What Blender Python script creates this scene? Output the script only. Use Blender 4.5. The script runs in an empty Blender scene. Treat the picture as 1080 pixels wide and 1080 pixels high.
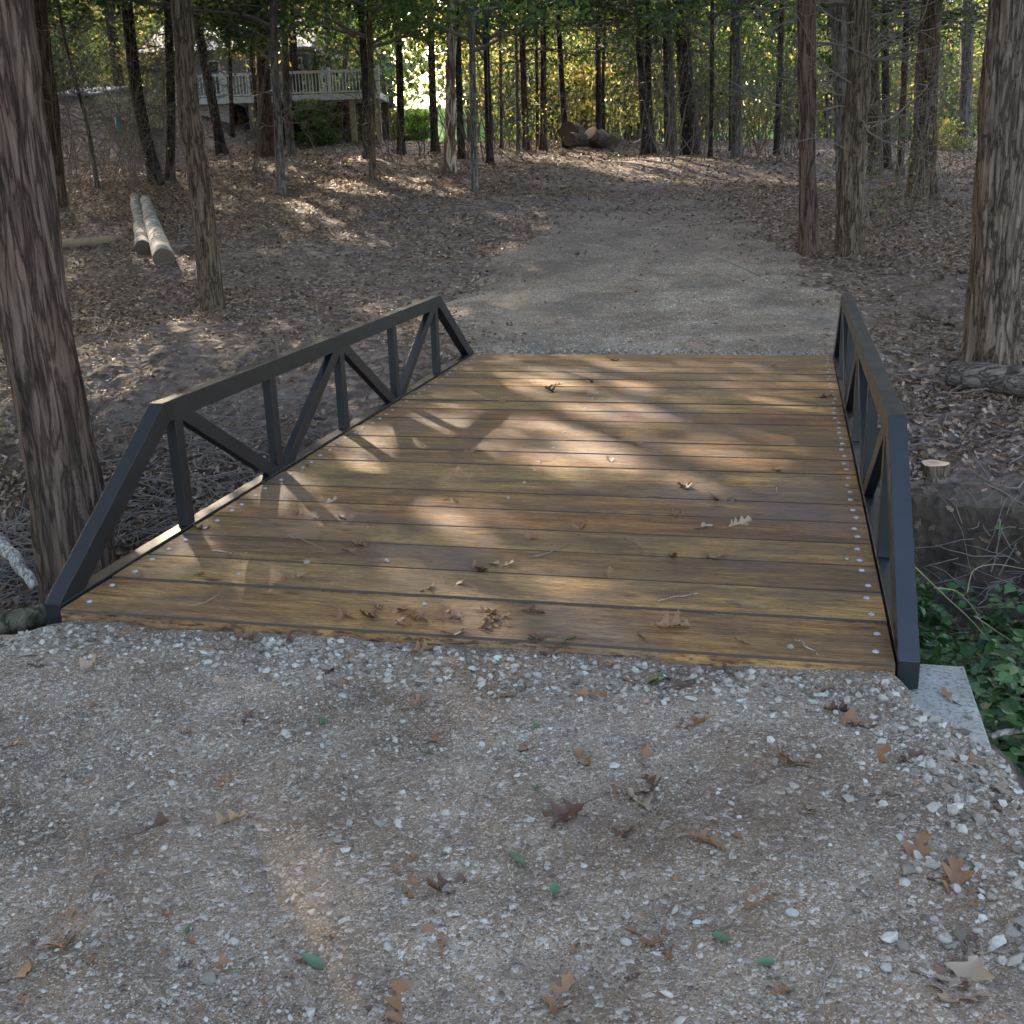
import bpy, math, random
import numpy as np
from mathutils import Matrix, Vector
rs = np.random.RandomState(7); random.seed(7)
sc = bpy.context.scene; COL = sc.collection
PI = math.pi
SIDE_LEAVES = 3600

# ------------------------------------------------------------------ camera numbers
FPX = 1174.34
CAM = np.array([2.7402, -3.4166, 1.6])
Fv = np.array([-0.23193357, 0.92691741, -0.29501006])
Rv = np.array([0.97197609, 0.23278922, -0.03273618])
Uv = np.array([-0.03833142, 0.29433534, 0.9549332])
def ray(u, v): return Fv + Rv*(u-540)/FPX + Uv*(540-v)/FPX
def onz(u, v, z):
    d = ray(u, v); return CAM + d*((z-CAM[2])/d[2])
def proj(P):
    d = np.asarray(P)-CAM; z = d@Fv
    return 540+FPX*(d@Rv)/z, 540-FPX*(d@Uv)/z, z

# ------------------------------------------------------------------ noise
def _h(ix, iy, s):
    n = (ix.astype(np.int64)*374761393 + iy.astype(np.int64)*668265263 + s*2147483647) & 0x7fffffff
    n = ((n ^ (n >> 13))*1274126177) & 0x7fffffff
    n = n ^ (n >> 16)
    return (n & 0xffff)/65535.0
def vn(x, y, s=0):
    x = np.asarray(x, float); y = np.asarray(y, float)
    ix = np.floor(x); iy = np.floor(y); fx = x-ix; fy = y-iy
    fx = fx*fx*(3-2*fx); fy = fy*fy*(3-2*fy)
    a = _h(ix, iy, s); b = _h(ix+1, iy, s); c = _h(ix, iy+1, s); d = _h(ix+1, iy+1, s)
    return (a*(1-fx)+b*fx)*(1-fy)+(c*(1-fx)+d*fx)*fy
def fbm(x, y, s=0, o=4):
    r = 0; a = .5
    x = np.asarray(x, float); y = np.asarray(y, float)
    for i in range(o):
        r = r+a*(vn(x, y, s+i*17)-.5); x = x*2.03+5.1; y = y*2.03+1.7; a *= .5
    return r
def sst(t): t = np.clip(t, 0, 1); return t*t*(3-2*t)

# ------------------------------------------------------------------ ground heights
KY = [-60, -12, -2, 0, 6.2, 9, 11.6, 16.6, 22.6, 28.6, 33, 38, 46, 60, 90, 200]
KZ = [-1, -.35, -.08, -.04, -.03, .1, .4, .85, 1.32, 1.8, 2.1, 2.2, 1.95, 2.5, 4.5, 10]
def prof(y):
    return (np.interp(y-.8, KY, KZ)+np.interp(y, KY, KZ)+np.interp(y+.8, KY, KZ))/3
RY = [.1, .35, .6, 1.0, 1.8, 3.3, 3.55, 3.75, 3.95, 4.6, 5.6, 6.4]
RZ = [-.12, -.6, -.95, -1.15, -1.22, -1.2, -1.0, -.6, -.5, -.42, -.2, -.03]
LY = [.1, .35, .7, 1.2, 2.0, 2.8, 3.7, 4.7, 5.7, 6.7]
LZ = [-.14, -.5, -.85, -1.1, -1.2, -1.08, -.78, -.42, -.18, -.02]
def G(x, y):
    x = np.asarray(x, float); y = np.asarray(y, float)
    z = prof(y)
    far = sst((y-10)/12)
    z = z-far*.036*np.clip(x, -22, 22)
    z = z+1.3*sst((-x-13)/5)*sst((y-18)/12)
    n = fbm(x*.35, y*.35, 3)*.45+fbm(x*1.6, y*1.6, 9)*.10
    yy = y+.25*fbm(x*.9, y*.0+2, 5)*np.clip((np.abs(x-1.6)-1.7)/1, 0, 1)*2
    rz = np.interp(yy, RY, RZ); lz = np.interp(yy, LY, LZ)
    s = sst(x/3.1)
    rav = rz*s+lz*(1-s)
    inr = sst((y-.05)/.08)*(1-sst((y-6.1)/.5))
    z = z*(1-inr)+rav*inr
    z = z+inr*(.16*fbm(x*4.5, y*4.5, 14)+.05*fbm(x*14, y*14, 15))*sst((np.abs(x-1.6)-1.7)/.3)
    # road bed is smoother
    rd = np.exp(-((x-1.3)/3.2)**4)*sst((y-5.5)/1)
    near = (1-sst((y-.0)/.15))*sst((x+.9)/.6)*(1-sst((x-3.05)/.2))
    z = z+n*(1-.85*rd*(1-sst((y-14)/8)))*(1-near)
    # the pad's flanks fall away on both sides
    fl = (1-sst((y-.1)/.3))
    z = z-fl*(.22*sst((x-3.0)/.12)+.75*sst((x-3.4)/.6)+.25*sst((-.02-x)/.1)+.5*sst((-.45-x)/.9))
    z = z-near*.12
    return z
def march(u, v, tmin=3.0, tmax=130):
    t = np.arange(tmin, tmax, .02); d = ray(u, v)
    P = CAM[None, :]+d[None, :]*t[:, None]
    b = P[:, 2] < G(P[:, 0], P[:, 1])
    i = int(np.argmax(b)) if b.any() else len(t)-1
    return P[i]

# ------------------------------------------------------------------ object helpers
def link(o, parent=None):
    COL.objects.link(o)
    if parent is not None: o.parent = parent
    return o
def tag(o, label=None, cat=None, group=None, kind=None):
    if label: o['label'] = label
    if cat: o['category'] = cat
    if group: o['group'] = group
    if kind: o['kind'] = kind
    return o
def empty(name, loc=(0, 0, 0), parent=None):
    o = bpy.data.objects.new(name, None); o.location = loc; o.empty_display_size = .1
    return link(o, parent)
def mesh(name, V, F, mats=(), mi=None, smooth=False):
    """V (n,3); F list of arrays of faces (k, m) -- m may differ between arrays"""
    me = bpy.data.meshes.new(name)
    V = np.asarray(V, np.float32).reshape(-1, 3)
    if not isinstance(F, list): F = [F]
    F = [np.asarray(f, np.int32) for f in F if len(f)]
    tot = np.concatenate([np.full(len(f), f.shape[1], np.int32) for f in F])
    idx = np.concatenate([f.ravel() for f in F])
    me.vertices.add(len(V)); me.vertices.foreach_set('co', V.ravel())
    me.loops.add(len(idx)); me.loops.foreach_set('vertex_index', idx)
    me.polygons.add(len(tot))
    st = np.zeros(len(tot), np.int32); st[1:] = np.cumsum(tot)[:-1]
    me.polygons.foreach_set('loop_start', st)
    try: me.polygons.foreach_set('loop_total', tot)
    except Exception: pass
    if mi is not None: me.polygons.foreach_set('material_index', np.asarray(mi, np.int32))
    me.polygons.foreach_set('use_smooth', np.full(len(tot), bool(smooth)))
    for m in mats: me.materials.append(m)
    me.update(calc_edges=True)
    return me
def obj(name, me, parent=None, loc=None):
    o = bpy.data.objects.new(name, me)
    if loc is not None: o.location = loc
    return link(o, parent)
class MB:
    def __init__(s): s.V = []; s.F = {}; s.n = 0
    def add(s, V, F, m=0):
        V = np.asarray(V, float).reshape(-1, 3)
        F = F if isinstance(F, list) else [F]
        for f in F:
            f = np.asarray(f, int)
            if len(f): s.F.setdefault((f.shape[1], m), []).append(f+s.n)
        s.V.append(V); s.n += len(V)
    def mesh(s, name, mats, smooth=False):
        Fs = []; mi = []
        for (k, m), l in s.F.items():
            a = np.concatenate(l); Fs.append(a); mi.append(np.full(len(a), m))
        return mesh(name, np.concatenate(s.V), Fs, mats, np.concatenate(mi), smooth)
BOXF = np.array([[0, 3, 2, 1], [4, 5, 6, 7], [0, 1, 5, 4], [1, 2, 6, 5], [2, 3, 7, 6], [3, 0, 4, 7]])
def box(mb, x0, x1, y0, y1, z0, z1, m=0):
    mb.add([(x0, y0, z0), (x1, y0, z0), (x1, y1, z0), (x0, y1, z0), (x0, y0, z1), (x1, y0, z1), (x1, y1, z1), (x0, y1, z1)], BOXF, m)
def prismx(mb, prof_yz, x0, x1, m=0):
    n = len(prof_yz)
    V = [(x0, y, z) for y, z in prof_yz]+[(x1, y, z) for y, z in prof_yz]
    mb.add(V, [np.array([list(range(n))[::-1]]), np.array([list(range(n, 2*n))]),
               np.array([[i, (i+1) % n, (i+1) % n+n, i+n] for i in range(n)])], m)
def frame_along(P):
    P = np.asarray(P, float); T = np.gradient(P, axis=0); T /= np.linalg.norm(T, axis=1)[:, None]+1e-9
    ref = np.array([1, 0, 0.]) if abs(T[:, 0]).mean() < .8 else np.array([0, 1, 0.])
    A = np.cross(T, ref); A /= np.linalg.norm(A, axis=1)[:, None]+1e-9
    return T, A, np.cross(T, A)
def tube(mb, P, r, k=5, m=0, cap=True):
    P = np.asarray(P, float); n = len(P); r = np.broadcast_to(r, n)
    T, A, B = frame_along(P)
    a = np.arange(k)*2*PI/k
    V = P[:, None, :]+r[:, None, None]*(A[:, None, :]*np.cos(a)[None, :, None]+B[:, None, :]*np.sin(a)[None, :, None])
    i, j = np.meshgrid(np.arange(n-1), np.arange(k), indexing='ij')
    F = np.stack([i*k+j, i*k+(j+1) % k, (i+1)*k+(j+1) % k, (i+1)*k+j], -1).reshape(-1, 4)
    Fs = [F]
    if cap: Fs += [np.array([list(range(k))[::-1]]), np.array([list(range((n-1)*k, n*k))])]
    mb.add(V.reshape(-1, 3), Fs, m)
def bevel(o, w=.003, seg=2):
    b = o.modifiers.new('bevel', 'BEVEL'); b.width = w; b.segments = seg; b.limit_method = 'ANGLE'
    return o

# ------------------------------------------------------------------ materials
def mat(name):
    m = bpy.data.materials.new(name); m.use_nodes = True
    nt = m.node_tree; nt.nodes.clear()
    return m, nt
class N:
    def __init__(s, nt): s.nt = nt
    def __call__(s, t, **k):
        n = s.nt.nodes.new('ShaderNode'+t)
        for a, b in k.items():
            if a.startswith('i_'):
                key = a[2:]; key = int(key) if key.isdigit() else key.replace('_', ' ')
                if hasattr(b, 'is_output'): s.nt.links.new(b, n.inputs[key])
                else: n.inputs[key].default_value = b
            else: setattr(n, a, b)
        return n
def ramp(N_, fac, stops, interp='LINEAR'):
    r = N_('ValToRGB', i_0=fac); cr = r.color_ramp; cr.interpolation = interp
    while len(cr.elements) > 1: cr.elements.remove(cr.elements[-1])
    cr.elements[0].position = stops[0][0]; cr.elements[0].color = (*stops[0][1], 1)
    for p, c in stops[1:]:
        e = cr.elements.new(p); e.color = (*c, 1)
    return r.outputs[0]
def mix(N_, fac, a, b, mode='MIX'):
    m = N_('MixRGB', blend_type=mode)
    for i, v in enumerate((fac, a, b)):
        if hasattr(v, 'is_output'): N_.nt.links.new(v, m.inputs[i])
        elif i == 0: m.inputs[0].default_value = v
        else: m.inputs[i].default_value = (*v, 1)
    return m.outputs[0]
def coords(N_, scale=(1, 1, 1), src='Object'):
    tc = N_('TexCoord')
    mp = N_('Mapping', i_Vector=tc.outputs[src]); mp.inputs['Scale'].default_value = scale
    return mp.outputs[0]
def noise(N_, vec, scale, detail=4, rough=.55, dist=0):
    n = N_('TexNoise', i_Vector=vec, i_Scale=scale, i_Detail=detail, i_Roughness=rough, i_Distortion=dist)
    return n.outputs['Fac']
def finish(nt, N_, col, rough=.8, height=None, bd=.01, bs=1.0, metal=0, spec=.5, coat=0):
    b = N_('BsdfPrincipled'); o = N_('OutputMaterial')
    for k, v in (('Base Color', col), ('Roughness', rough), ('Metallic', metal), ('Specular IOR Level', spec), ('Coat Weight', coat)):
        if hasattr(v, 'is_output'): nt.links.new(v, b.inputs[k])
        elif k == 'Base Color': b.inputs[k].default_value = (*v, 1)
        else: b.inputs[k].default_value = v
    if height is not None:
        bp = N_('Bump', i_Strength=bs, i_Distance=bd, i_Height=height); nt.links.new(bp.outputs[0], b.inputs['Normal'])
    nt.links.new(b.outputs[0], o.inputs[0])
    return b
def simple(name, col, rough=.7, **k):
    m, nt = mat(name); n = N(nt)
    v = coords(n); f = noise(n, v, 9)
    c = mix(n, f, tuple(x*.78 for x in col), tuple(min(1, x*1.2) for x in col))
    finish(nt, n, c, rough, **k); return m

def m_leafmat(name, stops, trans=.35, rough=.6):
    m, nt = mat(name); n = N(nt)
    g = n('NewGeometry'); c = ramp(n, g.outputs['Random Per Island'], stops)
    v = coords(n); f = noise(n, v, 30, 2)
    c = mix(n, .35, c, mix(n, f, (.35, .35, .35), (1, 1, 1)), 'MULTIPLY')
    d = n('BsdfPrincipled', i_Roughness=rough); nt.links.new(c, d.inputs['Base Color']); d.inputs['Specular IOR Level'].default_value = .3
    t = n('BsdfTranslucent'); nt.links.new(mix(n, 1, c, (1.5, 1.45, .8), 'MULTIPLY'), t.inputs[0])
    mx = n('MixShader', i_0=trans); nt.links.new(d.outputs[0], mx.inputs[1]); nt.links.new(t.outputs[0], mx.inputs[2])
    o = n('OutputMaterial'); nt.links.new(mx.outputs[0], o.inputs[0])
    return m
M = {}
M['litter'] = m_leafmat('leaf litter', [(0, (.038, .02, .014)), (.25, (.11, .062, .04)), (.55, (.21, .128, .083)), (.8, (.29, .19, .135)), (.94, (.35, .26, .205)), (1, (.42, .34, .29))], .12, .55)
M['oakleaf'] = m_leafmat('dry oak leaf', [(0, (.1, .043, .02)), (.5, (.19, .092, .046)), (1, (.29, .165, .095))], .15, .5)
M['paleleaf'] = m_leafmat('bleached oak leaf', [(0, (.24, .165, .11)), (1, (.32, .23, .165))], .15, .5)
M['darkleaf'] = m_leafmat('wet oak leaf', [(0, (.05, .024, .015)), (1, (.11, .052, .032))], .1, .45)
M['greenleaf'] = m_leafmat('green leaf', [(0, (.05, .085, .045)), (1, (.1, .15, .085))], .1, .4)
M['cedar'] = m_leafmat('cedar foliage', [(0, (.018, .035, .022)), (.5, (.04, .075, .035)), (.85, (.08, .12, .045)), (1, (.14, .16, .06))], .3)
M['hardleaf'] = m_leafmat('hardwood foliage', [(0, (.045, .085, .035)), (.5, (.09, .16, .055)), (.85, (.18, .25, .075)), (1, (.38, .33, .1))], .45)
M['gold'] = m_leafmat('backlit undergrowth foliage', [(0, (.05, .08, .045)), (.3, (.15, .18, .085)), (.7, (.33, .33, .15)), (.9, (.52, .43, .2)), (1, (.55, .32, .15))], .6)
M['brightgreen'] = m_leafmat('bright shrub foliage', [(0, (.1, .22, .04)), (1, (.3, .42, .08))], .5)
M['ivy'] = m_leafmat('ivy foliage', [(0, (.012, .034, .01)), (.5, (.032, .075, .02)), (1, (.075, .14, .045))], .2, .35)

def bark(name, lo, hi, scale=22, zs=.12, bd=.02, red=None, lie=False):
    m, nt = mat(name); n = N(nt)
    A3 = (lambda q: (q, 1, 1)) if lie else (lambda q: (1, 1, q))
    v = coords(n, A3(zs)); h = noise(n, v, scale, 6, .62, .6)
    v2 = coords(n, (1, 1, .5)); f2 = noise(n, v2, 3, 3)
    h2 = noise(n, coords(n, A3(zs*1.7)), scale*.55, 5, .6, .5)
    rd = n('Math', operation='ABSOLUTE', i_0=n('Math', operation='SUBTRACT', i_0=h2, i_1=.5).outputs[0]).outputs[0]
    hh = n('Math', operation='MULTIPLY', i_0=h, i_1=ramp(n, rd, [(0, (.45,)*3), (.07, (1,)*3)])).outputs[0]
    c = ramp(n, hh, [(.18, tuple(x*.25 for x in lo)), (.36, lo), (.66, hi), (.9, tuple(min(1, x*1.2) for x in hi))])
    if red: c = mix(n, ramp(n, f2, [(.4, (0,)*3), (.65, (1,)*3)]), c, mix(n, 1, c, red, 'MULTIPLY'))
    finish(nt, n, c, .9, hh, bd, 1, spec=.2); return m
M['bark_cedar'] = bark('cedar bark', (.062, .038, .028), (.16, .108, .082), 26, .06, .02, (1.04, .95, .9))
M['bark_log'] = bark('fallen log bark', (.07, .055, .045), (.2, .155, .125), 26, .12, .012, lie=True)
M['bark_oak'] = bark('oak bark', (.075, .05, .036), (.2, .142, .104), 30, .1, .018)
M['bark_dark'] = bark('dark bark', (.035, .028, .025), (.1, .08, .07), 20, .12, .02)
M['bark_grey'] = bark('grey bark', (.1, .088, .08), (.24, .21, .19), 24, .11, .01)
M['bark_red'] = bark('red cedar bark', (.07, .042, .034), (.18, .115, .09), 24, .07, .02)
M['twig'] = simple('bare twig', (.15, .12, .105), .85)
M['greywood'] = bark('weathered grey wood', (.2, .17, .15), (.42, .38, .34), 30, .05, .006)
M['lichen'] = bark('pale lichened log bark', (.16, .15, .14), (.42, .4, .37), 9, .4, .01)
M['endgrain'] = simple('cut log end', (.36, .24, .15), .8)

def m_ground():
    m, nt = mat('forest floor soil'); n = N(nt)
    v = coords(n)
    vo = n('TexVoronoi', i_Scale=15, i_Randomness=1); nt.links.new(v, vo.inputs['Vector'])
    vo2 = n('TexVoronoi', i_Scale=9, feature='F1'); nt.links.new(v, vo2.inputs['Vector'])
    sep = n('SeparateColor', i_0=vo.outputs['Color'])
    lit = ramp(n, sep.outputs[0], [(0, (.04, .026, .022)), (.35, (.1, .066, .052)), (.7, (.19, .13, .105)), (1, (.32, .24, .2))])
    soil = ramp(n, noise(n, v, 6, 6, .6), [(.3, (.06, .042, .034)), (.7, (.19, .145, .12))])
    big = ramp(n, noise(n, v, .5, 4, .6), [(.38, (0,)*3), (.6, (1,)*3)])
    c = mix(n, mix(n, .45, (0.75,)*3, big, 'MULTIPLY'), lit, soil)
    # soil colour set darker on steep faces and low in the gully
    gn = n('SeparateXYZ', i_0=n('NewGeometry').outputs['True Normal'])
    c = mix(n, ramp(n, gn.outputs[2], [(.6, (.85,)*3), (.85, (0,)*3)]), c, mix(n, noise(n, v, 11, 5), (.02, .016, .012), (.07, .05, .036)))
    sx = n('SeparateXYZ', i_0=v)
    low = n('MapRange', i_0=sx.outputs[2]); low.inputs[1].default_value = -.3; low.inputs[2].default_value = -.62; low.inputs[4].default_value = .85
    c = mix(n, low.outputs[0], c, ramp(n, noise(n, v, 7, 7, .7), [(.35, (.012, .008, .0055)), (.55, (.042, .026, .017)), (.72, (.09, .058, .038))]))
    # lawn beyond the crest
    fy = n('MapRange', i_0=sx.outputs[1]); fy.inputs[1].default_value = 44; fy.inputs[2].default_value = 52
    c = mix(n, fy.outputs[0], c, ramp(n, noise(n, v, 2, 4), [(.3, (.06, .13, .03)), (.7, (.14, .26, .05))]))
    h = n('Math', operation='ADD', i_0=vo.outputs['Distance'], i_1=noise(n, v, 14, 5)).outputs[0]
    finish(nt, n, c, .9, h, .03, .9, spec=.2); return m
def m_gravel(name, tracks=False):
    m, nt = mat(name); n = N(nt)
    v = coords(n)
    va = n('TexVoronoi', i_Scale=75, i_Randomness=1); nt.links.new(v, va.inputs['Vector'])
    vb = n('TexVoronoi', i_Scale=210, i_Randomness=1); nt.links.new(v, vb.inputs['Vector'])
    sa = n('SeparateColor', i_0=va.outputs['Color']); sb = n('SeparateColor', i_0=vb.outputs['Color'])
    fines = ramp(n, noise(n, v, 5, 8, .7), [(.3, (.14, .1, .068)), (.5, (.22, .166, .12)), (.72, (.32, .255, .2))])
    st = ramp(n, sa.outputs[0], [(0, (.17, .13, .105)), (.5, (.34, .28, .235)), (1, (.55, .49, .44))])
    st2 = ramp(n, sb.outputs[1], [(0, (.14, .1, .075)), (.5, (.3, .235, .19)), (1, (.54, .47, .41))])
    k = ramp(n, sa.outputs[1], [(.74, (0,)*3), (.78, (1,)*3)])
    k2 = ramp(n, sb.outputs[0], [(.45, (0,)*3), (.55, (.85,)*3)])
    c = mix(n, k2, fines, st2); c = mix(n, k, c, st)
    c = mix(n, .8, c, ramp(n, noise(n, v, 1.3, 6, .65), [(.36, (.5, .44, .4)), (.6, (1,)*3)]), 'MULTIPLY')
    c = mix(n, 1, c, (1.05, 1.0, .94), 'MULTIPLY')
    if tracks:
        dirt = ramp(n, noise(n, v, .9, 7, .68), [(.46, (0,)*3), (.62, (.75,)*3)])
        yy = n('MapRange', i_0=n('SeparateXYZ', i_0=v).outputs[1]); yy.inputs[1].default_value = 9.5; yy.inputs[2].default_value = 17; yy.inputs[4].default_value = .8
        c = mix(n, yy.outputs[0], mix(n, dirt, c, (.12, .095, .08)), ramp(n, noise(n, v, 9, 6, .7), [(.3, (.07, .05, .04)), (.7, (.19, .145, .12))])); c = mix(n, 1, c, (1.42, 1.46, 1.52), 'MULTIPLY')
    h1 = n('Math', operation='MULTIPLY', i_0=ramp(n, va.outputs['Distance'], [(0, (1,)*3), (.6, (0,)*3)]), i_1=k).outputs[0]
    h2 = n('Math', operation='MULTIPLY', i_0=ramp(n, vb.outputs['Distance'], [(0, (.5,)*3), (.6, (0,)*3)]), i_1=k2).outputs[0]
    h = n('Math', operation='ADD', i_0=h1, i_1=h2).outputs[0]
    h = n('Math', operation='ADD', i_0=h, i_1=noise(n, v, 60, 5, .7)).outputs[0]
    bd = .009
    if tracks:
        bd = .014
        v2 = coords(n, (.5, 8.2, 1)); w = noise(n, v2, 1.0, 3, .6, .5)
        w2 = n('Math', operation='MULTIPLY', i_0=w, i_1=2.6).outputs[0]
        h = n('Math', operation='ADD', i_0=h, i_1=w2).outputs[0]
    finish(nt, n, c, .92, h, bd*1.6, 1, spec=.15); return m
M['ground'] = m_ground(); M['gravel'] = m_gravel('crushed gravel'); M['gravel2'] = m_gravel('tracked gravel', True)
def m_stone():
    m, nt = mat('gravel stone'); n = N(nt)
    g = n('NewGeometry'); c = ramp(n, g.outputs['Random Per Island'], [(0, (.1, .075, .055)), (.3, (.21, .168, .132)), (.65, (.3, .255, .21)), (.9, (.37, .325, .275)), (.985, (.42, .38, .33)), (1, (.26, .15, .11))])
    v = coords(n); c = mix(n, .5, c, mix(n, noise(n, v, 90, 4), (.6, .6, .6), (1.1, 1.1, 1.1)), 'MULTIPLY')
    finish(nt, n, c, .85, noise(n, v, 160, 3), .003, 1, spec=.2); return m
M['stone'] = m_stone()
def m_wood():
    m, nt = mat('oiled rough sawn planks'); n = N(nt)
    g = n('NewGeometry'); r = g.outputs['Random Per Island']
    off = n('CombineXYZ', i_0=n('Math', operation='MULTIPLY', i_0=r, i_1=37.0).outputs[0], i_1=r, i_2=n('Math', operation='MULTIPLY', i_0=r, i_1=11.0).outputs[0])
    tc = n('TexCoord'); add = n('VectorMath', operation='ADD', i_0=tc.outputs['Object'], i_1=off.outputs[0])
    def mp(s): 
        q = n('Mapping', i_Vector=add.outputs[0]); q.inputs['Scale'].default_value = s; return q.outputs[0]
    grain = noise(n, mp((2.4, 30, 6)), 2.2, 8, .68, 1.1)
    fine = noise(n, mp((9, 170, 40)), 2, 4, .7)
    blot = noise(n, mp((1.2, 2.6, 1)), 1.6, 5, .6, .4)
    band = noise(n, mp((.7, 7, 3)), 2.0, 4, .55, 1.2)
    gb = n('Math', operation='ADD', i_0=n('Math', operation='MULTIPLY', i_0=grain, i_1=.55).outputs[0], i_1=n('Math', operation='MULTIPLY', i_0=band, i_1=.45).outputs[0]).outputs[0]
    c = ramp(n, gb, [(.34, (.1, .05, .026)), (.44, (.27, .15, .064)), (.54, (.43, .27, .11)), (.66, (.56, .39, .18))])
    r2 = n('Math', operation='FRACT', i_0=n('Math', operation='MULTIPLY', i_0=r, i_1=7.31).outputs[0]).outputs[0]
    c = mix(n, .8, c, ramp(n, r, [(0, (.42, .32, .3)), (.2, (.8, .6, .5)), (.45, (1.05, 1, .88)), (.7, (.6, .46, .4)), (1, (1.25, 1.15, .92))]), 'MULTIPLY')
    c = mix(n, .5, c, ramp(n, r2, [(0, (1, .75, .6)), (.5, (1, 1, .9)), (1, (.7, .75, .8))]), 'MULTIPLY')
    c = mix(n, ramp(n, blot, [(.4, (.92,)*3), (.62, (0,)*3)]), c, mix(n, .65, c, (.06, .04, .036)))
    big = noise(n, tc.outputs['Object'], .8, 5, .62)
    c = mix(n, ramp(n, big, [(.5, (0,)*3), (.66, (.62,)*3)]), c, (.15, .12, .12))
    c = mix(n, ramp(n, fine, [(.38, (.85,)*3), (.52, (0,)*3)]), c, (.035, .02, .014))
    kn = n('TexVoronoi', i_Scale=1.0, i_Randomness=1); nt.links.new(mp((2.3, 7.5, 1)), kn.inputs['Vector'])
    c = mix(n, ramp(n, kn.outputs['Distance'], [(.05, (.85,)*3), (.12, (0,)*3)]), c, (.04, .02, .013))
    ck = noise(n, mp((1.6, 60, 9)), 2.0, 6, .7, .4)
    c = mix(n, ramp(n, ck, [(.33, (.95,)*3), (.40, (0,)*3)]), c, (.02, .013, .01))
    h = n('Math', operation='ADD', i_0=n('Math', operation='MULTIPLY', i_0=grain, i_1=1.2).outputs[0], i_1=n('Math', operation='MULTIPLY', i_0=fine, i_1=.8).outputs[0]).outputs[0]
    rg = ramp(n, blot, [(.3, (.5,)*3), (.7, (.75,)*3)])
    finish(nt, n, c, rg, h, .008, 1, spec=.22); return m
M['wood'] = m_wood()
M['joint'] = simple('darkened plank arris', (.045, .028, .018), .9)  # arrises coloured darker than the planks so the gap lines read
def m_steel():
    m, nt = mat('black painted steel'); n = N(nt)
    v = coords(n); f = noise(n, v, 14, 6, .65)
    c = mix(n, ramp(n, f, [(.5, (0,)*3), (.75, (.45,)*3)]), (.0035, .005, .008), (.011, .012, .014))
    rg = ramp(n, noise(n, v, 5, 5), [(.3, (.34,)*3), (.7, (.48,)*3)])
    finish(nt, n, c, rg, noise(n, v, 300, 2), .0006, .4, spec=.5); return m
M['steel'] = m_steel()
M['galv'] = simple('galvanised bolt head', (.27, .26, .28), .5, metal=.2)
def m_conc():
    m, nt = mat('stained poured concrete'); n = N(nt); v = coords(n)
    c = ramp(n, noise(n, v, 4, 8, .7), [(.3, (.17, .145, .12)), (.5, (.28, .26, .23)), (.7, (.36, .34, .31))])
    c = mix(n, ramp(n, noise(n, v, 60, 4, .7), [(.35, (.85,)*3), (.5, (0,)*3)]), c, (.1, .08, .06))
    finish(nt, n, c, .92, noise(n, v, 40, 6, .7), .008, 1, spec=.2); return m
M['concrete'] = m_conc()
M['white'] = simple('white painted timber', (.68, .68, .68), .7)
M['tan'] = simple('tan house wall', (.42, .35, .26), .85)
M['darkin'] = simple('painted porch shade', (.07, .055, .045), .9)  # dark wall colour stands in for the shade beneath the porch
M['glass'] = simple('window glass', (.05, .06, .07), .15)
M['housewall'] = simple('grey house siding', (.22, .22, .21), .8)
M['roof'] = simple('pale metal roof', (.3, .32, .36), .6)
M['blockwall'] = simple('sandstone blocks', (.5, .42, .31), .9)
M['teal'] = simple('teal plastic', (.05, .28, .33), .5)
M['straw'] = simple('pale rotten wood', (.27, .19, .12), .9)
M['mosslog'] = bark('mossy bark', (.04, .035, .022), (.12, .105, .065), 18, .2, .006)

# ------------------------------------------------------------------ setting: ground
def axis(segs):
    a = []
    for s, e, d in segs: a.append(np.arange(s, e, d))
    return np.concatenate(a+[np.array([segs[-1][1]])])
xs = axis([(-140, -40, 10), (-40, -14, 1.0), (-14, -5, .2), (-5, 6, .05), (6, 14, .2), (14, 40, 1.0), (40, 140, 10)])
ys = axis([(-60, -8, 4), (-8, -1, .25), (-1, 9, .045), (9, 18, .12), (18, 42, .3), (42, 70, 1.5), (70, 160, 8)])
def sheet(xs, ys, zf):
    X, Y = np.meshgrid(xs, ys); Z = zf(X, Y)
    V = np.stack([X, Y, Z], -1).reshape(-1, 3); nx = len(xs); ny = len(ys)
    i, j = np.meshgrid(np.arange(ny-1), np.arange(nx-1), indexing='ij')
    F = np.stack([i*nx+j, i*nx+j+1, (i+1)*nx+j+1, (i+1)*nx+j], -1).reshape(-1, 4)
    return V, F
# road edges ahead of the bridge, as world points on the ground
def onz_list(px): return np.array([march(u, v, 6) for u, v in px])
LE = onz_list([(462, 374), (462, 345), (470, 318), (500, 290), (550, 250), (600, 220), (640, 200)])
RE = onz_list([(950, 372), (935, 345), (910, 318), (878, 292), (846, 264), (815, 245), (775, 222), (760, 200)])
def road_lr(y):
    return np.interp(y, LE[:, 1], LE[:, 0]), np.interp(y, RE[:, 1], RE[:, 0])
YEND = 17.5
def road_mask(x, y):
    l, r = road_lr(y)
    w = (fbm(x*1.1, y*1.1, 31)*1.3+fbm(x*5, y*5, 33)*.5)*np.clip((y-5.6)/5, .15, 1.2)
    m = np.minimum(x-l, r-x)+w
    m = np.minimum(m, (YEND-y)*.3+w*2.2)
    return m*sst((y-6.1)/.2)
def Gg(x, y):
    z = G(x, y)
    rm = road_mask(x, y)
    return z-.012*sst(rm/.3)
V, F = sheet(xs, ys, Gg)
ground = tag(obj('ground', mesh('ground', V, F, [M['ground']], smooth=True)), kind='structure')
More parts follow.
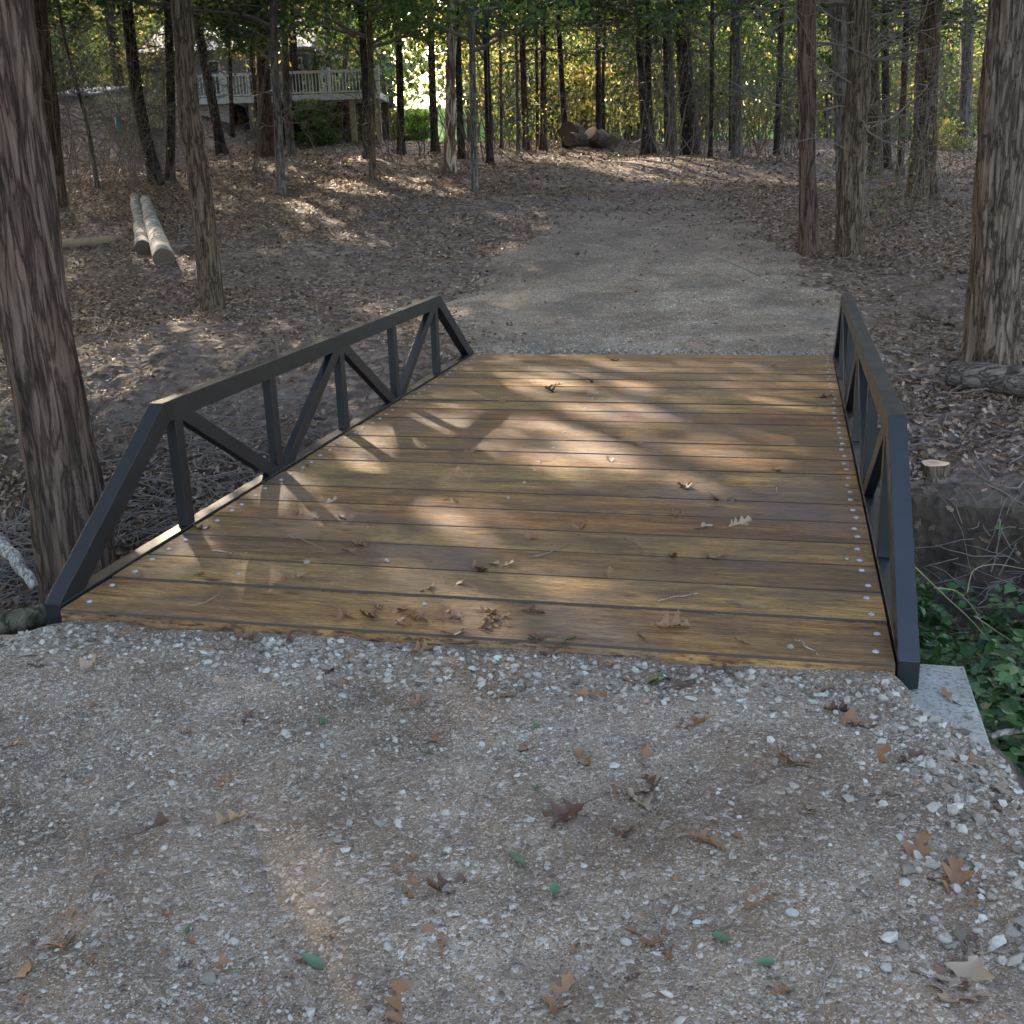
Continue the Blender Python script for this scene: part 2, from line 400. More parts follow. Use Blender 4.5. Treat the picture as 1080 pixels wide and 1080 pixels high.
# far gravel track
def rutz(x, y):
    rm = road_mask(x, y)
    z = G(x, y)+.045*sst((rm+.02)/.35)-.03
    z = z+.022*np.sin(y*36+3*fbm(x*.8, y*.8, 70)*4)*sst(rm/.4)*sst(.5+3*fbm(x*.6, y*.4, 77))
    z = z+.05*fbm(x*2.2, y*2.2, 41)*sst(rm/.2)+.02*fbm(x*9, y*9, 43)
    return np.where(rm > -.25, z, z-.2)
V, F = sheet(np.arange(-3.4, 5.2, .035), np.arange(6.27, 22, .022), rutz)
keep = (road_mask(V[:, 0], V[:, 1]) > -.3)[F].all(1); F = F[keep]
used = np.unique(F); re = np.full(len(V), -1); re[used] = np.arange(len(used))
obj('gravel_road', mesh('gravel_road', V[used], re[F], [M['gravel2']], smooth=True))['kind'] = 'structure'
# near gravel pad
def padz(x, y):
    z = -.04+(.09*fbm(x*1.3+4, y*1.3, 51, 4)+.035*fbm(x*4, y*4, 52, 3))*(1-.75*sst((y+.6)/.45))+.022*fbm(x*9, y*9, 53, 3)+.014*fbm(x*32, y*32, 57, 2)
    z = z-.012*sst((y+1.2)/-1.5)
    z = z-.004*sst((y+.2)/.25)*sst((3.0-x)/.2)*sst((x-.05)/.1)
    z = z-.17*sst((x-3.1)/.22)*sst((y+.2+.12*fbm(x*6, y*6, 3)+(x-3.25)*.9)/.2)
    z = z-.09*sst((.08-x)/.35)*sst((y+.5)/.6)
    e = 3.40+.08*fbm(y*1.5, y*0, 61)
    z = z-1.0*np.maximum(0, x-e)-.2*sst((x-3.1)/.5)*sst((y+1.2)/.8)*.3
    z = z-.8*np.maximum(0, -.35-x)
    z = z-.02*sst((-y-1.5)/4)
    return z
V, F = sheet(axis([(-1.5, -.6, .03), (-.6, 3.6, .0125), (3.6, 4.3, .04)]), axis([(-9, -3, .12), (-3, -2.2, .03), (-2.2, .118, .0125)]), padz)
obj('gravel_path', mesh('gravel_path', V, F, [M['gravel']], smooth=True))['kind'] = 'structure'
def surf(x, y):
    """height of whatever lies on top at x, y (pad, deck, footing, track, ground)"""
    g = float(G(x, y)); 
    if y < .12 and -1.5 < x < 4.3: g = max(g, float(padz(x, y)))
    if 0 < x < 3.14 and .12 <= y <= 6.3: return .004
    if 3.14 < x < 3.39 and -.2 < y < .36: g = max(g, -.098)
    if y > 6.3 and float(road_mask(x, y)) > 0: g = max(g, float(rutz(x, y)))
    return g

# ------------------------------------------------------------------ scattered stuff
def ico():
    t = (1+5**.5)/2
    V = np.array([(-1, t, 0), (1, t, 0), (-1, -t, 0), (1, -t, 0), (0, -1, t), (0, 1, t), (0, -1, -t), (0, 1, -t), (t, 0, -1), (t, 0, 1), (-t, 0, -1), (-t, 0, 1)])/math.sqrt(1+t*t)
    F = np.array([(0, 11, 5), (0, 5, 1), (0, 1, 7), (0, 7, 10), (0, 10, 11), (1, 5, 9), (5, 11, 4), (11, 10, 2), (10, 7, 6), (7, 1, 8), (3, 9, 4), (3, 4, 2), (3, 2, 6), (3, 6, 8), (3, 8, 9), (4, 9, 5), (2, 4, 11), (6, 2, 10), (8, 6, 7), (9, 8, 1)])
    return V, F
def rotz(a):
    c, s = np.cos(a), np.sin(a); R = np.zeros((len(a), 3, 3)); R[:, 0, 0] = c; R[:, 0, 1] = -s; R[:, 1, 0] = s; R[:, 1, 1] = c; R[:, 2, 2] = 1; return R
def randrot(n, tilt=PI):
    a = rs.rand(n)*2*PI; R = rotz(a)
    t = rs.randn(n)*tilt; b = rs.rand(n)*2*PI
    ax = np.stack([np.cos(b), np.sin(b), 0*b], -1)
    K = np.zeros((n, 3, 3)); K[:, 0, 2] = ax[:, 1]; K[:, 1, 2] = -ax[:, 0]; K[:, 2, 0] = -ax[:, 1]; K[:, 2, 1] = ax[:, 0]
    I = np.eye(3)[None]; T = I+np.sin(t)[:, None, None]*K+(1-np.cos(t))[:, None, None]*(K@K)
    return T@R
def scatter(V0, F0, pos, R, scale):
    """V0 (k,3) or (n,k,3) template; pos (n,3); scale (n,) or (n,3)"""
    n = len(pos); V0 = np.broadcast_to(V0, (n,)+V0.shape[-2:])
    s = scale[:, None, None] if scale.ndim == 1 else scale[:, None, :]
    V = np.einsum('nij,nkj->nki', R, V0*s)+pos[:, None, :]
    k = V0.shape[1]
    F = (F0[None]+(np.arange(n)*k)[:, None, None]).reshape(-1, F0.shape[1])
    return V.reshape(-1, 3), F
def stones(n, xr, yr, smin, smax, p, zf, keep=None, sink=.25):
    x = rs.uniform(*xr, n); y = rs.uniform(*yr, n)
    if keep is not None:
        k = keep(x, y); x = x[k]; y = y[k]
    n = len(x); s = smin+(smax-smin)*rs.rand(n)**p
    V0, F0 = ico()
    V0 = V0[None]*(1+.28*rs.randn(n, 12)[:, :, None].clip(-1.5, 1.5))
    sc3 = np.stack([s*rs.uniform(.8, 1.4, n), s*rs.uniform(.7, 1.1, n), s*rs.uniform(.45, .85, n)], -1)
    z = zf(x, y)+sc3[:, 2]*(.5-sink*2*rs.rand(n))
    return scatter(V0, F0, np.stack([x, y, z], -1), randrot(n, .35), sc3)
def join(parts):
    Vs = []; Fs = []; o = 0
    for v, f in parts: Vs.append(v); Fs.append(f+o); o += len(v)
    return np.concatenate(Vs), np.concatenate(Fs)
clump = lambda x, y: rs.rand(len(x)) < np.clip(.45+2.6*fbm(x*1.7, y*1.7, 88), .08, 1)
st = [stones(115000, (-.6, 3.7), (-2.3, .08), .0012, .0036, 2, padz, clump),
      stones(24000, (-.6, 3.7), (-2.3, .08), .003, .0085, 2.8, padz, clump),
      stones(2500, (-.5, 3.45), (-.3, .085), .005, .016, 1.9, padz, lambda x, y: rs.rand(len(x)) < sst((y+.3)/.3)*.8+.1, .1),
      stones(1100, (2.9, 3.7), (-1.3, .05), .005, .018, 1.9, padz, lambda x, y: rs.rand(len(x)) < sst((x-2.9)/.4), .15),
      stones(260, (-.5, 3.5), (-2.2, 0), .008, .015, 2.2, padz),
      stones(5000, (-.8, 4), (-6, -2.3), .004, .014, 2, padz)]
V, F = join(st)
tag(obj('gravel', mesh('gravel', V, F, [M['stone']])), 'loose grey crushed stones covering the approach in front of the bridge', 'gravel', kind='stuff')
stn = [stones(14000, (-3.4, 5), (6.32, 12), .003, .011, 2, rutz, lambda x, y: road_mask(x, y) > .02),
       stones(6000, (-3.4, 5), (11, 19), .006, .016, 2, rutz, lambda x, y: road_mask(x, y) > .05),
       stones(900, (-.4, 3.6), (6.3, 6.5), .006, .018, 1.5, rutz, None, .1)]
V, F = join(stn)
tag(obj('gravel', mesh('gravel', V, F, [M['stone']])), 'loose grey crushed stones on the track beyond the bridge', 'gravel', kind='stuff')

# simple curled leaf templates for the forest floor
def leaf_template(k):
    r = np.random.RandomState(100+k)
    w = r.uniform(.26, .4); c1 = r.uniform(-.25, .45); c2 = r.uniform(-.3, .5)
    st_ = [(-.5, .05), (-.25, w*.85), (-.08, w*.45), (.08, w), (.25, w*.5), (.5, .04)]
    V = []
    for x, ww in st_:
        z0 = c1*(x*x)*1.2; dz = c2*ww
        V += [(x, -ww, z0+dz+r.uniform(-.05, .05)), (x, 0, z0), (x, ww, z0+dz+r.uniform(-.05, .08))]
    F = []
    for i in range(len(st_)-1):
        a = i*3; F += [(a, a+3, a+4, a+1), (a+1, a+4, a+5, a+2)]
    return np.array(V), np.array(F)
LT = [leaf_template(k) for k in range(8)]
def litter_density(x, y):
    d = np.ones_like(x)
    rm = road_mask(x, y)
    d *= 1-(.965-.45*sst((y-12)/6))*sst((rm+.15+1.6*fbm(x*1.4, y*1.4, 95))/.9)
    onbridge = (x > -.1) & (x < 3.25) & (y > -.1) & (y < 6.35); d[onbridge] = 0
    pad = (y < .15)&(x > -.42)&(x < 3.5); d[pad] = 0
    d *= 1-.55*np.exp(-(((x+2.6)/3.0)**2+((y-10.5)/3.2)**2))
    d *= 1-.85*((x > 3.2) & (y > .2) & (y < 4.0))
    # track continues towards the crest, thinner leaves
    l, r = road_lr(y); c = (l+r)/2-.25*np.clip(y-16, 0, 30)
    d *= 1-.55*np.exp(-((x-c)/3.0)**2)*sst((y-12)/5)*(1-sst((y-27)/6))
    d *= np.clip(.72+2.2*fbm(x*.55, y*.55, 92), .1, 1)
    # the pale mud left of the track
    d *= 1-.6*np.exp(-(((x+4.2)/3.2)**2+((y-13)/2.3)**2))
    return d
def litter(n, xr, yr, smin, smax, cone=True):
    x = rs.uniform(*xr, n); y = rs.uniform(*yr, n)
    k = rs.rand(n) < litter_density(x, y)
    if cone:
        P = np.stack([x, y, 0*x+.5], -1)-CAM; dep = P@Fv; uu = (P@Rv)/dep
        k &= (dep > .5) & (np.abs(uu) < .56)
    x = x[k]; y = y[k]; n = len(x); parts = []
    ids = rs.randint(0, 8, n)
    for i in range(8):
        s = ids == i; m = s.sum()
        e = .04; z = G(x[s], y[s]); gx = (G(x[s]+e, y[s])-z)/e; gy = (G(x[s], y[s]+e)-z)/e
        size = rs.uniform(smin, smax, m)
        R = randrot(m, .42)
        nrm = np.stack([-gx, -gy, 1+0*gx], -1); nrm /= np.linalg.norm(nrm, axis=1)[:, None]
        T1 = np.cross(np.array([0, 1, 0.])[None], nrm); T1 /= np.linalg.norm(T1, axis=1)[:, None]; T2 = np.cross(nrm, T1)
        B = np.stack([T1, T2, nrm], -1)
        parts.append(scatter(LT[i][0], LT[i][1], np.stack([x[s], y[s], z+.006+rs.rand(m)*.03], -1), B@R, size))
    return join(parts)
V, F = join([litter(190000, (-11, 9), (-1.2, 10), .03, .075), litter(150000, (-16, 12), (10, 20), .04, .08), litter(100000, (-26, 18), (20, 38), .07, .12)])
tag(obj('leaf_litter', mesh('leaf_litter', V, F, [M['litter']], smooth=False)), 'thick layer of fallen brown leaves over the forest floor', 'leaf litter', kind='stuff')

# ------------------------------------------------------------------ the bridge
W, TW, L, Y0, Y1, H, ZB, ZD = 3.1438, .070, 6.1805, .1302, .9351, .6291, .0135, -.09
bridge = tag(empty('bridge', (W/2, Y0+L/2, 0)), 'small bridge with brown plank deck between two black steel truss railings', 'bridge')
bo = -Vector((W/2, Y0+L/2, 0))
def bpart(name, mb, m, parent, bev=.003, smooth=False):
    o = obj(name, mb.mesh(name, m if isinstance(m, list) else [m], smooth), parent)
    if parent is bridge: o.location = bo
    if bev: bevel(o, bev)
    return o
deck = MB(); edges = [.118, .475, .77, 1.065]
while edges[-1] < 6.0: edges.append(edges[-1]+.2915+rs.uniform(-.012, .012))
edges[-1] = 6.31
for a, b in zip(edges[:-1], edges[1:]):
    nx = 70; X = np.linspace(.008, W-.008, nx); zt = rs.uniform(-.004, .004)
    g = rs.choice([.004, .007, .011])
    prof_ = []
    y0 = a+g/2+.0022*fbm(X*6, X*0+a*9, 5); y1 = b-g/2+.0022*fbm(X*6, X*0+b*9+3, 6)
    if a < .2: y0 = y0+.006*fbm(X*3, X*0, 8)
    wz = .0025*fbm(X*1.2, X*0+a*5, 7)
    cols = np.stack([np.stack([X, y0, 0*X-.055], -1), np.stack([X, y0, zt+wz-.009], -1), np.stack([X, y0+.0055, zt+wz], -1), np.stack([X, (y0+y1)/2, zt+wz+.0008], -1),
                     np.stack([X, y1-.0055, zt+wz], -1), np.stack([X, y1, zt+wz-.009], -1), np.stack([X, y1, 0*X-.055], -1)], 1)
    k = cols.shape[1]
    i, j = np.meshgrid(np.arange(nx-1), np.arange(k), indexing='ij')
    F = np.stack([i*k+j, (i+1)*k+j, (i+1)*k+(j+1) % k, i*k+(j+1) % k], -1).reshape(-1, 4)
    jj = np.tile(np.arange(k), nx-1); ed = np.isin(jj, (1, 4))
    deck.add(cols.reshape(-1, 3), [F[~ed], np.array([list(range(k))]), np.array([list(range((nx-1)*k, nx*k))[::-1]])], 0)
    deck.add(cols.reshape(-1, 3), F[ed], 2)
    # carriage bolts, two in each plank at both edges and over the middle stringer
    for bx in (.075, 1.42, W-.06):
        for fy in (.27, .73):
            if bx == 1.42 and rs.rand() < .68: continue
            cx = bx+rs.uniform(-.012, .012); cy = a+(b-a)*fy+rs.uniform(-.02, .02); cz = zt+.0035; R_ = .0125 if bx != 1.42 else .0095
            an = np.arange(10)*2*PI/10; rings = [(R_, 0), (R_*.85, .0035), (R_*.45, .006)]
            V = [(cx+q*math.cos(t), cy+q*math.sin(t), cz+h-.002) for q, h in rings for t in an]+[(cx, cy, cz+.0048)]
            F4 = [(r*10+i, r*10+(i+1) % 10, (r+1)*10+(i+1) % 10, (r+1)*10+i) for r in range(2) for i in range(10)]
            F3 = [(20+i, 20+(i+1) % 10, 30) for i in range(10)]
            deck.add(V, [np.array(F4), np.array(F3)], 1)
bpart('deck', deck, [M['wood'], M['galv'], M['joint']], bridge, 0)
st_ = MB()
for sx in (.35, 1.42, 2.75): box(st_, sx-.05, sx+.05, .16, 6.28, -.22, -.058)
bpart('stringer', st_, M['steel'], bridge, .004)
def lint(p, d, q, e):
    A = np.array([[d[0], -e[0]], [d[1], -e[1]]]); t = np.linalg.solve(A, np.array(q)-np.array(p)); return np.array(p)+t[0]*np.array(d)
def truss(x0, x1, inner_sign):
    root = empty('truss_railing', bo, bridge)
    ye = Y0+L; th = .095
    A = np.array([Y0, ZB]); B = np.array([Y0+Y1, H]); d = (B-A)/np.linalg.norm(B-A); nrm = np.array([d[1], -d[0]])
    Bi = lint(A+nrm*th, d, (0, H-th), (1, 0)); Ai = lint(A+nrm*th, d, (0, ZB), (1, 0))
    my = lambda p: (2*(Y0+L/2)-p[0], p[1])
    mb = MB(); prismx(mb, [tuple(B), tuple(Bi), my(Bi), my(B)], x0, x1); bpart('top_chord', mb, M['steel'], root)
    for f in (lambda p: tuple(p), my):
        mb = MB(); pts = [f(A), f(Ai), f(Bi), f(B)]
        if f is my: pts = pts[::-1]
        prismx(mb, pts, x0, x1); bpart('end_post', mb, M['steel'], root)
    mb = MB(); prismx(mb, [(Y0+.002, ZD), (ye-.002, ZD), (ye-.002, ZB-.001), (Y0+.002, ZB-.001)], x0, x1); bpart('bottom_chord', mb, M['steel'], root)
    # web members: 50 mm tube flush with the inner faces
    if inner_sign > 0: wx0, wx1 = x1-.052, x1-.002
    else: wx0, wx1 = x0+.002, x0+.052
    vy = [1.18, 2.20, 3.22, 4.24, 5.26]
    for y in vy:
        mb = MB(); prismx(mb, [(y-.036, ZB), (y+.036, ZB), (y+.036, H-th), (y-.036, H-th)], wx0, wx1); bpart('vertical_post', mb, M['steel'], root, .002)
    def diag(ya, za, yb, zb_):
        p = np.array([ya, za]); q = np.array([yb, zb_]); dd = (q-p)/np.linalg.norm(q-p); n_ = np.array([-dd[1], dd[0]])*.038
        zt = H-th if za > zb_ else ZB; zb2 = ZB if za > zb_ else H-th
        pts = [lint(p+n_, dd, (0, zt), (1, 0)), lint(p-n_, dd, (0, zt), (1, 0)), lint(q-n_, dd, (0, zb2), (1, 0)), lint(q+n_, dd, (0, zb2), (1, 0))]
        mb = MB(); prismx(mb, [tuple(r) for r in pts], wx0+.0015, wx1-.0015); bpart('diagonal_brace', mb, M['steel'], root, .002)
    diag(1.26, H-th, 2.13, ZB); diag(2.31, ZB, 3.16, H-th); diag(3.28, H-th, 4.13, ZB); diag(4.32, ZB, 5.18, H-th)
    return root
truss(-TW, 0, 1); truss(W, W+TW, -1)
# concrete footings
for nm, y0_, y1_, lb in (('abutment', -.32, .37, 'pale concrete footing under the near end of the bridge, its corner bare beside the post'),
                         ('abutment', 6.12, 6.75, 'concrete footing under the far end of the bridge, mostly buried in gravel')):
    mb = MB(); cx = W/2; box(mb, -.06-cx, 3.39-cx, y0_, y1_, -1.45, -.1 if y0_ < 0 else -.105)
    o = tag(obj(nm, mb.mesh(nm, [M['concrete']]), loc=(cx, 0, 0)), lb, 'footing'); bevel(o, .008)

# ------------------------------------------------------------------ trees
def axis_from_px(px, P0, top):
    """follow the trunk's pixels (from base up) in the upright plane facing the camera, then grow straight to height top"""
    Rh = np.array([Rv[0], Rv[1], 0]); Rh /= np.linalg.norm(Rh)
    pts = [np.array(P0, float)]
    for u, v in px:
        # P0 + z*h + Rh*s on ray(u,v)
        d = ray(u, v); A = np.stack([d, -np.array([0, 0, 1.]), -Rh], -1); t, h, s = np.linalg.solve(A, np.array(P0)-CAM)
        pts.append(np.array(P0)+np.array([0, 0, h])+Rh*s)
    pts = np.array(pts)
    dr = (pts[-1]-pts[0]); dr = dr/max(dr[2], .1)
    rest = top-(pts[-1][2]-P0[2])
    if rest > .5:
        for k in range(1, 5):
            f = k/4; pts = np.vstack([pts, pts[len(px)]+np.array([dr[0]*.6, dr[1]*.6, 1])*rest*f])
    return pts
def smooth_axis(pts, n):
    z = np.r_[0, np.cumsum(np.linalg.norm(np.diff(pts, axis=0), axis=1))]
    t = np.linspace(0, 1, n)**1.25*z[-1]
    P = np.stack([np.interp(t, z, pts[:, i]) for i in range(3)], -1)
    for _ in range(2):
        Q = P.copy(); Q[1:-1] = (P[:-2]+2*P[1:-1]+P[2:])/4; P = Q
    return P
def trunk_mesh(axis_pts, r0, r1, m, k=10, n=26, amp=.03, seed=0, ridges=0, flare=.35, below=.3):
    P = smooth_axis(axis_pts, n)
    P = np.vstack([P[0]-(P[1]-P[0])/np.linalg.norm(P[1]-P[0])*below, P]); n += 1
    L_ = np.r_[0, np.cumsum(np.linalg.norm(np.diff(P, axis=0), axis=1))]
    f = L_/L_[-1]; r = r0+(r1-r0)*f**.9
    hz = np.maximum(0, L_-below)
    T, A, B = frame_along(P)
    a = np.arange(k)*2*PI/k
    AA, LL = np.meshgrid(a, L_)
    rr = r[:, None]*(1+flare*np.exp(-hz/(r0*1.6))[:, None]*(1+.45*np.cos(AA*3+seed)+.3*np.cos(AA*5+seed*2)))
    rr = rr*(1+amp*3*(fbm(np.cos(AA)*1.4+seed*3.1, LL*.9+np.sin(AA)*1.4, seed+5)))
    if ridges:
        x = np.cos(AA); y = np.sin(AA)
        def cyl(fr, fz, s):   # periodic ridge noise
            return vn(AA/(2*PI)*fr+.0*LL+.8*fbm(LL*1.1, AA*0+s, s), LL*fz, s)
        # wrap safely: blend near the seam
        w = sst(AA/(2*PI)*6); 
        q = cyl(ridges, 1.3, seed+11); q0 = vn((AA/(2*PI)+1)*ridges+.8*fbm(LL*1.1, AA*0+seed+11, seed+11), LL*1.3, seed+11); q = q0*(1-w)+q*w
        q2 = cyl(ridges*2.3, 3.5, seed+23); q20 = vn((AA/(2*PI)+1)*ridges*2.3+.8*fbm(LL*1.1, AA*0+seed+23, seed+23), LL*3.5, seed+23); q2 = q20*(1-w)+q2*w
        rr = rr+(q-.5)*.044+(q2-.5)*.026
    V = P[:, None, :]+rr[:, :, None]*(A[:, None, :]*np.cos(a)[None, :, None]+B[:, None, :]*np.sin(a)[None, :, None])
    i, j = np.meshgrid(np.arange(n-1), np.arange(k), indexing='ij')
    F = np.stack([i*k+j, i*k+(j+1) % k, (i+1)*k+(j+1) % k, (i+1)*k+j], -1).reshape(-1, 4)
    return V.reshape(-1, 3), [F, np.array([list(range((n-1)*k, n*k))])]
def limb_pts(p, d, ln, n=7, droop=.0, wob=.12, r=None):
    r = r or rs
    P = [np.array(p, float)]; d = np.array(d, float); d /= np.linalg.norm(d)
    for i in range(n-1):
        d = d+r.randn(3)*wob+np.array([0, 0, droop/n]); d /= np.linalg.norm(d)
        P.append(P[-1]+d*ln/(n-1))
    return np.array(P)
def crown(kind, seed, z0, z1, R, nl, per, leaf, m_leaf):
    """limbs, sub-limbs and leaf sprays round an axis; origin at the tree's foot"""
    global rs
    keepr = rs; rs = np.random.RandomState(seed); mb = MB(); cen = []; dirs = []
    for i in range(nl):
        f = (i+.5)/nl; z = z0+(z1-z0)*f**.95
        if kind == 'cedar': rad = R*(1-f*.78)*(.55+.45*min(1, f*4+.3)); up = .12+.4*f; droop = -.15
        else: rad = R*(.55+.6*math.sin(PI*min(1, f*.9+.12))); up = .35+.5*f; droop = .3
        a = i*2.4+rs.rand()*1.2; rad *= rs.uniform(.65, 1.15)
        P = limb_pts((0, 0, z), (math.cos(a), math.sin(a), up), rad, 7, droop, .13)
        tube(mb, P, np.linspace(.018+.012*rad, .006, 7), 4, 1, False)
        for j in range(per):
            k = rs.randint(2, 7); q = P[k]; b = a+rs.uniform(-1.2, 1.2)
            l2 = rad*rs.uniform(.2, .45)
            Q = limb_pts(q, (math.cos(b), math.sin(b), rs.uniform(-.25, .5)), l2, 4, droop, .25)
            tube(mb, Q, np.linspace(.009, .003, 4), 3, 1, False)
            for t in (1, 2, 3, 3): cen.append(Q[t]); dirs.append(Q[t]-Q[t-1])
    cen = np.array(cen); dirs = np.array(dirs); dirs /= np.linalg.norm(dirs, axis=1)[:, None]
    n = leaf[0]; idx = rs.randint(0, len(cen), n)
    spread = .17 if kind == 'cedar' else .24
    pos = cen[idx]+rs.randn(n, 3)*spread*np.array([1, 1, .55])
    d = dirs[idx]+rs.randn(n, 3)*.6; d /= np.linalg.norm(d, axis=1)[:, None]
    s = np.cross(d, rs.randn(n, 3)); s /= np.linalg.norm(s, axis=1)[:, None]
    ln = rs.uniform(.6, 1.3, n)*leaf[1]; wd = rs.uniform(.7, 1.2, n)*leaf[2]
    a_ = d*ln[:, None]*.5; b_ = s*wd[:, None]*.5
    c3 = np.cross(d, s)*wd[:, None]*.25
    V = np.stack([pos-a_, pos+b_+c3, pos+a_, pos-b_+c3], 1).reshape(-1, 3)
    F = np.arange(n*4).reshape(n, 4)
    mb.add(V, F, 0)
    rs = keepr
    return mb.mesh('crown', [m_leaf, M['twig']])
CR = {}
for s in range(3):
    CR['cedar', s] = crown('cedar', 40+s, 2.3+.4*s, 12.5, 2.9, 54, 8, (8500, .14, .05), M['cedar'])
    CR['hard', s] = crown('hard', 50+s, 2.4+.5*s, 13, 3.4, 46, 8, (7000, .13, .085), M['hardleaf'])
    CR['high', s] = crown('cedar' if s == 0 else 'hard', 90+s, 5.0, 13.5, 4.2, 50, 9, (15000, .22, .11), M['cedar' if s == 0 else 'hardleaf'])
CR['tall', 0] = crown('cedar', 97, 3.9, 15, 5.2, 70, 11, (34000, .2, .09), M['cedar'])
CR['low', 0] = crown('cedar', 61, 2.6, 10, 2.4, 46, 7, (10000, .13, .05), M['cedar'])
CR['low', 1] = crown('hard', 62, 2.5, 10, 2.9, 40, 8, (9500, .12, .085), M['hardleaf'])
CR['bare', 0] = crown('hard', 63, 4.2, 13, 3.2, 40, 10, (900, .1, .07), M['gold'])
CR['bare', 1] = crown('hard', 64, 3.2, 12, 2.6, 44, 10, (700, .1, .07), M['hardleaf'])
def dead_branches(seed, z0, z1, n, ln, thick=1.0):
    global rs
    keepr = rs; rs = np.random.RandomState(seed); mb = MB()
    for i in range(n):
        z = rs.uniform(z0, z1); a = rs.rand()*2*PI; l = ln*rs.uniform(.4, 1.1)
        P = limb_pts((0, 0, z), (math.cos(a), math.sin(a), rs.uniform(-.15, .45)), l, 8, .1, .14)
        tube(mb, P, np.linspace(.014*thick, .003, 8), 4, 0, False)
        for j in range(rs.randint(3, 8)):
            k = rs.randint(2, 8); b = a+rs.uniform(-1, 1)
            Q = limb_pts(P[k], (math.cos(b), math.sin(b), rs.uniform(-.5, .5)), l*rs.uniform(.15, .45), 5, 0, .25)
            tube(mb, Q, np.linspace(.005*thick, .0018, 5), 3, 0, False)
            for h in range(rs.randint(0, 4)):
                c = b+rs.uniform(-1.2, 1.2)
                tube(mb, limb_pts(Q[rs.randint(1, 5)], (math.cos(c), math.sin(c), rs.uniform(-.6, .6)), l*.12, 3, 0, .3), .0015, 3, 0, False)
    rs = keepr
    return mb.mesh('dead_branches', [M['twig']])
DB = [dead_branches(70+i, 1.2, 5.2, 20, 1.5) for i in range(3)]+[dead_branches(80, 1.5, 4.6, 26, 2.0), dead_branches(81, .9, 4.8, 38, 1.9, .9)]

